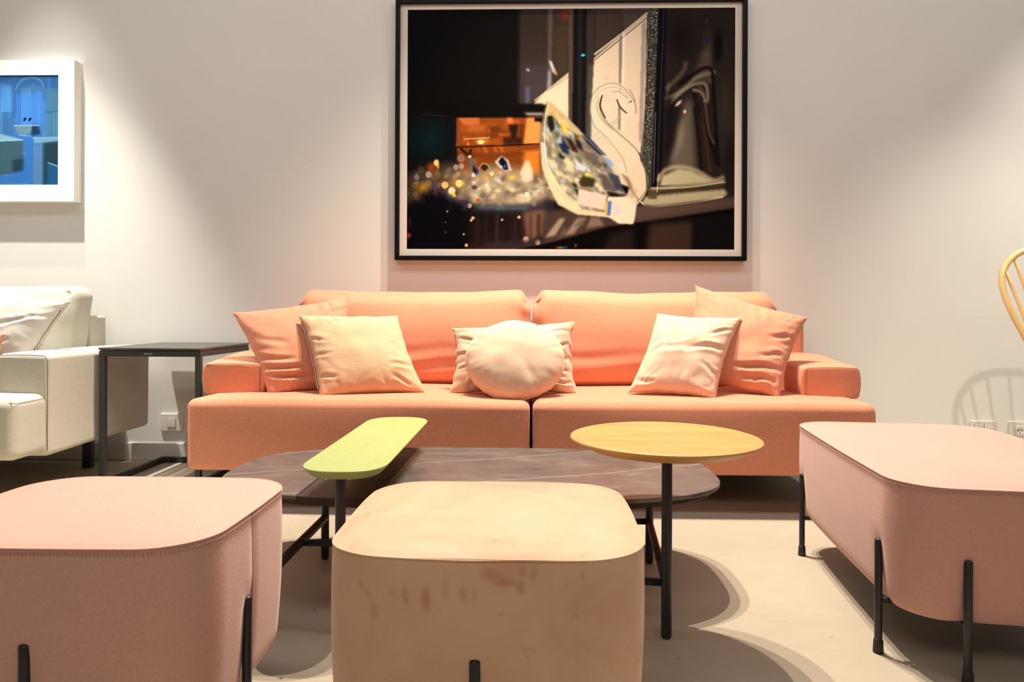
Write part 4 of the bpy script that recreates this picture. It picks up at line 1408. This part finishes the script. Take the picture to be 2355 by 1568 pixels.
    right = [(66, 62, 66), (104, 98, 96), (48, 52, 70), (130, 120, 112), (84, 74, 66), (150, 140, 132), (56, 46, 40), (118, 112, 118), (166, 140, 110), (40, 36, 40), (110, 124, 150)]

    def inside(x, y):
        r_ = False
        for i in range(len(body)):
            xa, ya = body[i]; xb, yb = body[(i + 1) % len(body)]
            if (ya > y) != (yb > y) and x < (xb - xa) * (y - ya) / (yb - ya) + xa:
                r_ = not r_
        return r_
    n_ = 0
    while n_ < 330:
        x_, y_ = rnd.uniform(1246, 1450), rnd.uniform(250, 490)
        if not inside(x_, y_):
            continue
        n_ += 1
        diag = (x_ - 1262) * 0.85 - (y_ - 234) * 0.72  # >0 : upper right flank
        col = rnd.choice(right if diag > rnd.uniform(-14, 10) else left)
        a0 = rnd.uniform(0.5, 1.3) + (0.3 if diag > 0 else 0)
        L_, w_ = rnd.uniform(12, 38), rnd.uniform(2.5, 8)
        ca, sa = math.cos(a0), math.sin(a0)
        tri = [(x_ - ca * L_ / 2, y_ - sa * L_ / 2), (x_ + sa * w_, y_ - ca * w_), (x_ + ca * L_ / 2, y_ + sa * L_ / 2), (x_ - sa * w_ * rnd.random(), y_ + ca * w_ * rnd.random())]
        if all(inside(px, py) for px, py in tri):
            c.poly(tri, col, 0.6, rnd.uniform(0.55, 0.95))
    c.soften(body, 1.6)
    F_ = [([(1262, 266), (1272, 262), (1278, 296), (1270, 306), (1262, 290)], (30, 30, 30)),
          ([(1292, 286), (1300, 288), (1312, 308), (1300, 304)], (250, 214, 60)),
          ([(1286, 330), (1296, 318), (1312, 340), (1310, 356), (1296, 350)], (34, 48, 78)),
          ([(1300, 312), (1318, 324), (1332, 352), (1318, 348)], (60, 36, 28)),
          ([(1322, 314), (1336, 326), (1344, 352), (1330, 338)], (34, 26, 26)),
          ([(1290, 310), (1296, 330), (1282, 330)], (176, 190, 214)),
          ([(1286, 350), (1302, 362), (1300, 368), (1290, 362)], (30, 34, 48)),
          ([(1338, 305), (1358, 318), (1396, 358), (1380, 356), (1352, 332)], (60, 60, 74)),
          ([(1392, 362), (1404, 366), (1416, 382), (1400, 380)], (140, 170, 214)),
          ([(1342, 345), (1368, 352), (1392, 378), (1380, 388), (1350, 366)], (112, 102, 96)),
          ([(1330, 412), (1350, 404), (1372, 412), (1366, 430), (1340, 428)], (66, 60, 34)),
          ([(1346, 398), (1356, 400), (1352, 408)], (246, 236, 40)),
          ([(1326, 410), (1338, 412), (1334, 416), (1326, 416)], (246, 240, 214)),
          ([(1400, 396), (1424, 404), (1436, 440), (1416, 436)], (72, 76, 92)),
          ([(1376, 396), (1396, 402), (1420, 440), (1392, 436)], (104, 92, 90)),
          ([(1396, 438), (1444, 448), (1426, 456), (1404, 452)], (34, 26, 22)),
          ([(1300, 366), (1320, 372), (1324, 400), (1306, 392)], (214, 206, 172)),
          ([(1320, 362), (1350, 385), (1346, 396), (1330, 388)], (206, 216, 220)),
          ([(1318, 418), (1328, 424), (1330, 432), (1322, 428)], (22, 24, 24)),
          ([(1322, 432), (1332, 436), (1330, 446)], (22, 24, 26))]
    for pts_, col in F_:
        c.poly(pts_, col, 0.7, 0.95)
    for _ in range(40):
        x_, y_ = rnd.uniform(1250, 1440), rnd.uniform(255, 470)
        if inside(x_, y_):
            a0 = rnd.uniform(.3, 1.4); L_ = rnd.uniform(6, 18)
            c.line([(x_, y_), (x_ + math.cos(a0) * L_, y_ + math.sin(a0) * L_)], 1.1, rnd.choice([(244, 236, 214), (255, 250, 236), (226, 200, 150), (180, 200, 230)]), 0.8, 0.8)
    c.soften(body, 0.9)
    # pale rims of the body
    c.poly([(1262, 234), (1296, 262), (1330, 294), (1346, 312), (1330, 312), (1302, 292), (1272, 268), (1256, 268)], (214, 190, 132), 1.5, 0.75)
    c.poly([(1246, 326), (1256, 330), (1262, 375), (1280, 412), (1304, 446), (1340, 478), (1318, 484), (1286, 460), (1262, 420), (1249, 385)], (232, 216, 178), 1.5, 0.9)
    c.poly([(1248, 330), (1256, 334), (1260, 380), (1254, 384)], (176, 194, 220), 2, 0.8)
    c.poly([(1262, 420), (1290, 452), (1340, 480), (1400, 488), (1440, 492), (1400, 498), (1330, 492), (1286, 470)], (236, 218, 184), 1.2, 0.9)
    c.curve([(1264, 236), (1254, 300), (1262, 376), (1290, 430), (1330, 466)], 1.6, (250, 240, 214), 0.8, 1)
    c.line([(1298, 264), (1350, 318), (1400, 366), (1430, 412)], 1.5, (150, 170, 210), 0.7, 1)
    # foot of the swan and its mirror image
    c.poly([(1400, 452), (1450, 452), (1466, 468), (1462, 500), (1458, 514), (1424, 512), (1396, 494)], (238, 220, 196), 1.2)
    c.poly([(1400, 462), (1409, 462), (1406, 494), (1397, 494)], (90, 130, 190), 1)
    c.poly([(1396, 464), (1400, 464), (1398, 492), (1394, 492)], (220, 190, 80), 0.8)
    c.poly([(1412, 464), (1428, 464), (1430, 492), (1414, 494)], (206, 208, 210), 2, 0.9)
    c.ell(1424, 508, 3, 2, (255, 255, 255), 1, 0.5)
    for pts_, col in (([(1256, 545), (1290, 500), (1304, 500), (1280, 540)], (190, 176, 150)), ([(1300, 540), (1330, 500), (1352, 498), (1322, 536)], (170, 156, 140)),
                      ([(1350, 524), (1362, 498), (1380, 498), (1392, 516)], (150, 134, 118)), ([(1322, 522), (1340, 500), (1350, 512)], (112, 100, 92)), ([(1286, 548), (1300, 520), (1312, 530)], (120, 106, 96))):
        c.poly(pts_, col, 2, 0.8)
    # tag at the body
    c.poly([(1334, 434), (1398, 448), (1393, 482), (1330, 469)], (232, 206, 190), 0.8)
    # neck and head in clear glass
    neck = [(1463, 462), (1478, 440), (1482, 410), (1470, 380), (1446, 350), (1412, 318), (1384, 290), (1370, 262), (1370, 236), (1382, 212), (1404, 200), (1428, 206), (1444, 224)]
    c.poly(spl([(1440, 455), (1450, 420), (1436, 380), (1410, 340), (1396, 318), (1430, 330), (1466, 365), (1486, 405), (1484, 445), (1465, 464)]), (226, 206, 180), 1.2, 0.9)
    c.curve(neck, 18, (222, 208, 184), 0.85, 3)
    c.curve([(1358, 262), (1360, 232), (1374, 208), (1404, 194), (1432, 202), (1450, 222), (1461, 240), (1463, 262)], 1.8, (150, 136, 112), 0.85, 1)
    c.curve([(1358, 258), (1368, 290), (1392, 312), (1412, 336), (1434, 366), (1442, 396)], 1.6, (150, 138, 114), 0.8, 1)
    c.curve([(1384, 226), (1380, 248), (1392, 276), (1420, 304), (1450, 330), (1470, 352), (1484, 380), (1489, 412), (1488, 434), (1478, 450), (1467, 462)], 2.0, (118, 104, 78), 0.85, 1)
    c.curve([(1386, 222), (1382, 246), (1393, 272)], 3.2, (34, 32, 34), 0.85, 1.2)
    c.curve([(1470, 352), (1480, 374), (1487, 398), (1489, 430)], 3.4, (70, 68, 62), 0.7, 1.5)
    c.curve([(1378, 228), (1374, 248), (1386, 276), (1410, 298)], 4.5, (170, 164, 122), 0.6, 3)
    c.curve([(1366, 236), (1382, 212), (1404, 203), (1424, 206), (1436, 214), (1444, 226)], 1.4, (170, 158, 140), 0.7, 1)
    c.poly([(1412, 214), (1430, 214), (1446, 226), (1462, 242), (1464, 262), (1452, 270), (1436, 262), (1424, 244)], (226, 208, 188), 1.5, 0.95)
    c.curve([(1410, 214), (1424, 213), (1436, 222), (1446, 228)], 1.5, (146, 134, 118), 0.8, 1)
    c.curve([(1420, 232), (1426, 246), (1436, 257), (1442, 262)], 3.0, (34, 30, 34), 0.9, 1.2)
    c.curve([(1448, 208), (1458, 226), (1462, 244), (1463, 262)], 1.4, (96, 84, 74), 0.8, 1)
    c.curve([(1442, 262), (1456, 272), (1472, 280)], 1.6, (214, 204, 200), 0.8, 1)
    c.ell(1451.5, 236, 2.4, 2.4, (18, 14, 16), 1, 0.3)
    c.ell(1446, 238, 1.3, 1.8, (18, 14, 16), 1, 0.3)
    c.curve([(1432, 400), (1444, 412), (1456, 440), (1468, 456)], 5, (150, 136, 106), 0.6, 3)
    c.poly([(1432, 402), (1448, 408), (1458, 430), (1450, 436)], (134, 118, 88), 2, 0.6)
    c.poly([(1424, 366), (1438, 388), (1440, 400), (1428, 398)], (232, 220, 196), 2, 0.8)
    # colour fringes at the bottom edge
    for k, col in enumerate(((200, 40, 30), (230, 140, 40), (120, 200, 60), (60, 150, 200))):
        c.ell(1284 + k * 5, 567, 4, 4, col, 0.8, 0.8)
    c.ell(1327, 562, 5, 7, (190, 100, 40), 0.7, 0.9)
    c.ell(1305, 566, 4, 5, (60, 130, 190), 0.7, 0.9)
    # grain of the print
    rs_ = np.random.RandomState(3)
    g_ = rs_.normal(0, 1, (c.h, c.w, 1))
    c.im += g_ * 2.2
    return c


bx0, bx1, bz0, bz1, by = -0.6870, 1.0790, 1.0360, 2.3570, 3.500
big = thing('framed_photograph', 'large black framed photograph of a crystal swan on the wall above the coral sofa', 'picture', ((bx0 + bx1) / 2, YW, bz0))
fw = 0.0215
obj('frame', merge(box(bx0, bx1, by, YW - 0.001, bz0, bz0 + fw), box(bx0, bx1, by, YW - 0.001, bz1 - fw, bz1),
                   box(bx0, bx0 + fw, by, YW - 0.001, bz0 + fw, bz1 - fw), box(bx1 - fw, bx1, by, YW - 0.001, bz0 + fw, bz1 - fw)), M['black_frame'], big, smooth=False)
obj('backing', box(bx0 + fw, bx1 - fw, by + 0.030, YW - 0.002, bz0 + fw, bz1 - fw), M['mat_board'], big, smooth=False)
ax0, ax1, az0, az1 = -0.6290, 1.0235, 1.0930, 2.3090
board = obj('mat_border', merge(box(bx0 + fw, bx1 - fw, by + 0.022, by + 0.030, bz0 + fw, az0), box(bx0 + fw, bx1 - fw, by + 0.022, by + 0.030, az1, bz1 - fw),
                                box(bx0 + fw, ax0, by + 0.022, by + 0.030, az0, az1), box(ax1, bx1 - fw, by + 0.022, by + 0.030, az0, az1)), M['mat_board'], big, smooth=False)
swan = paint_swan()
yp = by + 0.0245
swan.mesh('photo_print', [(ax0, yp, az1), (ax1, yp, az1), (ax1, yp, az0), (ax0, yp, az0)], M['print'], big, 0.93, 1.2)


def paint_bath():
    rnd = random.Random(8)
    c = Canvas(-230, 121, 177, 428, 1.0, (72, 124, 186))
    c.poly([(-230, 177), (121, 177), (121, 215), (-230, 205)], (58, 104, 156), 8, 0.9)
    for _ in range(90):
        x_ = rnd.uniform(-230, 120); w_ = rnd.uniform(1.5, 6)
        y0_ = rnd.uniform(180, 240); y1_ = y0_ + rnd.uniform(40, 110)
        c.poly([(x_, y0_), (x_ + w_, y0_), (x_ + w_, y1_), (x_, y1_)], rnd.choice([(66, 130, 210), (96, 156, 224), (48, 94, 150), (84, 128, 170), (110, 160, 210)]), 1.5, 0.5)
    c.curve([(28, 210), (40, 190), (62, 182), (82, 190), (90, 210)], 4, (104, 146, 176), 0.7, 3)
    c.poly([(26, 206), (90, 206), (90, 214), (26, 214)], (84, 120, 150), 3, 0.6)
    c.poly([(-6, 196), (20, 200), (16, 262), (-6, 262)], (96, 160, 226), 4, 0.7)
    c.poly([(30, 220), (88, 216), (88, 290), (30, 292)], (76, 136, 214), 4, 0.7)
    for x_ in (34, 38, 42, 46, 50, 54, 58):
        c.line([(x_, 206), (x_, 290)], 1.3, rnd.choice([(48, 92, 150), (110, 170, 236)]), 0.6, 1)
    c.poly([(92, 210), (121, 210), (121, 320), (92, 320)], (78, 122, 150), 3, 0.8)
    c.line([(92, 262), (121, 260)], 1.4, (40, 70, 100), 0.7)
    for x_ in (96, 101, 110, 116):
        c.line([(x_, 264), (x_, 318)], 2, (100, 150, 190), 0.5, 1)
    c.line([(0, 263), (24, 264)], 1.6, (40, 78, 120), 0.8)
    c.poly([(0, 266), (24, 266), (24, 315), (0, 315)], (66, 112, 160), 2, 0.6)
    c.ell(48, 278, 3, 6, (16, 22, 34), 1, 0.5, 0, .5); c.ell(59, 278, 3, 6, (16, 22, 34), 1, 0.5, 0, .5)
    c.poly([(62, 292), (78, 292), (82, 312), (62, 316)], (34, 58, 84), 2, 0.9)
    c.poly([(26, 292), (64, 292), (60, 308), (48, 314), (38, 312), (30, 304)], (110, 142, 160), 1)
    c.line([(25, 292), (78, 292)], 1.6, (170, 200, 226), 0.9)
    c.line([(36, 314), (60, 316)], 1.6, (150, 190, 220), 0.9)
    c.poly([(-230, 316), (121, 318), (121, 428), (-230, 428)], (64, 120, 190), 2, 0.9)
    for _ in range(40):
        x_, y_ = rnd.uniform(-230, 120), rnd.uniform(322, 428)
        c.line([(x_, y_), (x_ + rnd.uniform(20, 60), y_ + rnd.uniform(2, 14))], 1.2, rnd.choice([(110, 170, 226), (40, 84, 140), (150, 200, 240)]), 0.5, 1)
    for x_ in (-150, 0):
        c.poly([(x_ - 60, 312), (x_, 312), (x_ + 44, 324), (x_ + 40, 330), (x_ - 60, 330)], (136, 176, 200), 1)
        c.poly([(x_ - 60, 330), (x_ + 44, 326), (x_ + 45, 394), (x_ - 10, 408), (x_ - 60, 412)], (70, 102, 118), 1)
        c.poly([(x_ + 22, 372), (x_ + 45, 366), (x_ + 45, 394), (x_ + 24, 400)], (38, 62, 84), 3, 0.8)
        c.line([(x_ - 60, 329), (x_ + 44, 325)], 2, (160, 200, 216), 0.9)
    c.poly([(66, 320), (121, 320), (121, 330), (68, 333)], (118, 160, 186), 1)
    c.poly([(66, 333), (88, 332), (88, 428), (65, 428)], (82, 126, 172), 1)
    c.poly([(88, 332), (121, 328), (121, 428), (88, 428)], (44, 72, 84), 1.5)
    c.poly([(98, 378), (121, 384), (121, 428), (96, 428)], (44, 96, 140), 1.5)
    c.line([(98, 377), (121, 386)], 2, (150, 200, 226), 0.9)
    for x_ in (70, 75, 81):
        c.line([(x_, 338), (x_, 428)], 1.2, (130, 176, 214), 0.6)
    c.line([(66, 320), (120, 319)], 1.5, (170, 206, 226), 0.8)
    c.line([(120.5, 177), (120.5, 428)], 1.5, (12, 20, 34), 0.9)
    c.line([(-230, 177.5), (121, 177.5)], 1.5, (12, 20, 34), 0.9)
    return c


# white box frame at the left: front plane 6 cm off the wall
wx1, wz0, wz1, wy = -2.3290, 1.3300, 2.0520, YW - 0.062
wx0 = wx1 - 1.02
wp = thing('framed_photograph', 'thick white box frame around a blue photograph, above the grey sofa', 'picture', ((wx0 + wx1) / 2, YW, wz0))
kx = 3.488 / 1600
ix1, iz0, iz1 = wx1 - 0.083, wz0 + 0.084, wz1 - 0.078
ix0 = wx0 + 0.083
fr = obj('frame', merge(box(wx0, wx1, wy, YW - 0.001, wz0, iz0), box(wx0, wx1, wy, YW - 0.001, iz1, wz1),
                        box(wx0, ix0, wy, YW - 0.001, iz0, iz1), box(ix1, wx1, wy, YW - 0.001, iz0, iz1)), M['white_frame'], wp, smooth=False)
bath = paint_bath()
bath.mesh('photo_print', [(ix0, wy + 0.004, iz1), (ix1, wy + 0.004, iz1), (ix1, wy + 0.004, iz0), (ix0, wy + 0.004, iz0)], M['print'], wp, 0.9, 1.15)
obj('backing', box(ix0, ix1, wy + 0.006, YW - 0.002, iz0, iz1), M['black_frame'], wp, smooth=False)


# ---------------------------------------------------------------- switch and sockets
def wall_plate(x0, x1, z0, z1, label, name, cat, details, group=None):
    t = thing(name, label, cat, ((x0 + x1) / 2, YW, z0), group)
    obj('cover_plate', rbox(((x0 + x1) / 2, YW - 0.006, (z0 + z1) / 2), (x1 - x0, 0.012, z1 - z0), 0.004, (3, 2, 3)), M['plastic'], t)
    for kind, a0, a1, b0, b1 in details:
        if kind == 'rocker':
            g = merge(box(a0, a1, YW - 0.0125, YW - 0.011, b0, b1))
            gap = obj('rocker_gap', g, M['seam_grey'], t, smooth=False)
            obj('rocker', rbox(((a0 + a1) / 2, YW - 0.0125, (b0 + b1) / 2), (a1 - a0 - 0.003, 0.006, b1 - b0 - 0.003), 0.0015, (3, 2, 3)), M['plastic'], t)
        if kind == 'socket':
            cx_, cz_ = (a0 + a1) / 2, (b0 + b1) / 2
            insert = obj('socket_insert', rbox((cx_, YW - 0.0125, cz_), (a1 - a0, 0.006, b1 - b0), 0.0015, (3, 2, 3)), M['plastic'], t)
            V_, F_ = lathe([(0, 0.0), (0.0165, 0.0), (0.0175, -0.0015), (0.0195, -0.0015), (0.020, 0)], 0, 0, 32)
            V_ = [(cx_ + p[0], YW - 0.0158 + p[2], cz_ + p[1]) for p in V_]
            obj('socket_ring', (V_, F_), M['plastic'], insert)
            for (dx_, dz_) in ((-0.008, 0.004), (0.008, 0.004), (0, -0.009)):
                V_, F_ = lathe([(0, 0), (0.003, 0), (0.003, -0.001), (0, -0.001)], 0, 0, 12)
                V_ = [(cx_ + dx_ + p[0], YW - 0.0159 + p[2], cz_ + dz_ + p[1]) for p in V_]
                obj('pin_hole', (V_, F_), M['plastic_dark'], insert)
    return t


wall_plate(-1.905, -1.785, 0.152, 0.243, 'white light switch plate on the wall below the charcoal side table top', 'light_switch', 'switch',
           [('rocker', -1.868, -1.822, 0.172, 0.222)])
wall_plate(2.205, 2.332, 0.150, 0.242, 'blank white double wall plate just above the long pink pouf, left of the socket', 'wall_plate', 'wall plate',
           [('rocker', 2.222, 2.268, 0.165, 0.226), ('rocker', 2.270, 2.316, 0.165, 0.226)])
wall_plate(2.395, 2.52, 0.146, 0.240, 'white wall socket with a round earthed outlet at the right edge of the picture', 'wall_socket', 'socket',
           [('socket', 2.422, 2.468, 0.165, 0.218)])

# ---------------------------------------------------------------- hoop back chair at the right edge
ch = thing('spindle_chair', 'pale oak hoop back spindle chair cut off by the right edge of the picture', 'chair', (2.20, 2.72, 0))
HX, HY0 = 2.140, 2.76       # middle of the hoop, plane of the back at seat level


def back_pt(x, z):
    """point of the reclined back, at height z"""
    return (HX + x, HY0 + 0.14 * (z - 0.45) / 0.55, z)


hoop_half = [(0.0, 1.050), (0.080, 1.045), (0.145, 1.022), (0.195, 0.980), (0.223, 0.925), (0.225, 0.865), (0.206, 0.780), (0.176, 0.70), (0.145, 0.61), (0.124, 0.51), (0.112, 0.445)]
full = [(-x, z) for x, z in hoop_half[::-1]] + hoop_half[1:]
pts = [back_pt(x, z) for x, z in spl(full, 6)]
obj('hoop', tube(pts, 0.0125, 16), M['oak_chair'], ch)
for k, (xb, xt, zt) in enumerate(((-0.090, -0.204, 0.955), (-0.062, -0.160, 1.008), (-0.032, -0.090, 1.038), (-0.0, 0.0, 1.046), (0.032, 0.090, 1.038), (0.062, 0.160, 1.008), (0.090, 0.204, 0.955))):
    P_ = [back_pt(xb + (xt - xb) * t, 0.445 + (zt - 0.445) * t) for t in np.linspace(0, 1, 10)]
    R_ = [0.0065 + 0.0025 * math.sin(PI * min(1, t * 1.3)) for t in np.linspace(0, 1, 10)]
    obj('spindle', tube(P_, R_, 10), M['oak_chair'], ch)
so = []
for k in range(72):
    a_ = 2 * PI * k / 72
    c_, s_ = math.cos(a_), math.sin(a_)
    w_ = 0.225 - 0.05 * max(0, s_)
    so.append((2.20 + (w_) * np.sign(c_) * abs(c_) ** 0.75, 2.62 + 0.215 * np.sign(s_) * abs(s_) ** 0.75))
obj('seat', plate(so, [(0.415, 0.02), (0.420, 0.010), (0.435, 0.0), (0.446, 0.002), (0.452, 0.010)]), M['oak_chair'], ch, angle=40)
feet = ((2.02, 2.40), (2.40, 2.40), (2.05, 2.87), (2.38, 2.87))
tops = ((2.09, 2.49), (2.32, 2.49), (2.11, 2.75), (2.31, 2.75))
mids = []
for (fx, fy), (tx, ty) in zip(feet, tops):
    P_ = [(fx + (tx - fx) * t, fy + (ty - fy) * t, 0.001 + 0.42 * t) for t in np.linspace(0, 1, 10)]
    obj('leg', tube(P_, [0.010 + 0.006 * math.sin(PI * min(1, t * 0.8 + 0.1)) for t in np.linspace(0, 1, 10)], 14), M['oak_chair'], ch)
    mids.append(P_[4])
for a_, b_ in ((0, 2), (1, 3)):
    obj('stretcher', tube([mids[a_], tuple((np.array(mids[a_]) + mids[b_]) / 2), mids[b_]], [0.007, 0.010, 0.007], 12), M['oak_chair'], ch)
ma, mb = (np.array(mids[0]) + mids[2]) / 2, (np.array(mids[1]) + mids[3]) / 2
obj('stretcher', tube([tuple(ma), tuple((ma + mb) / 2), tuple(mb)], [0.007, 0.010, 0.007], 12), M['oak_chair'], ch)
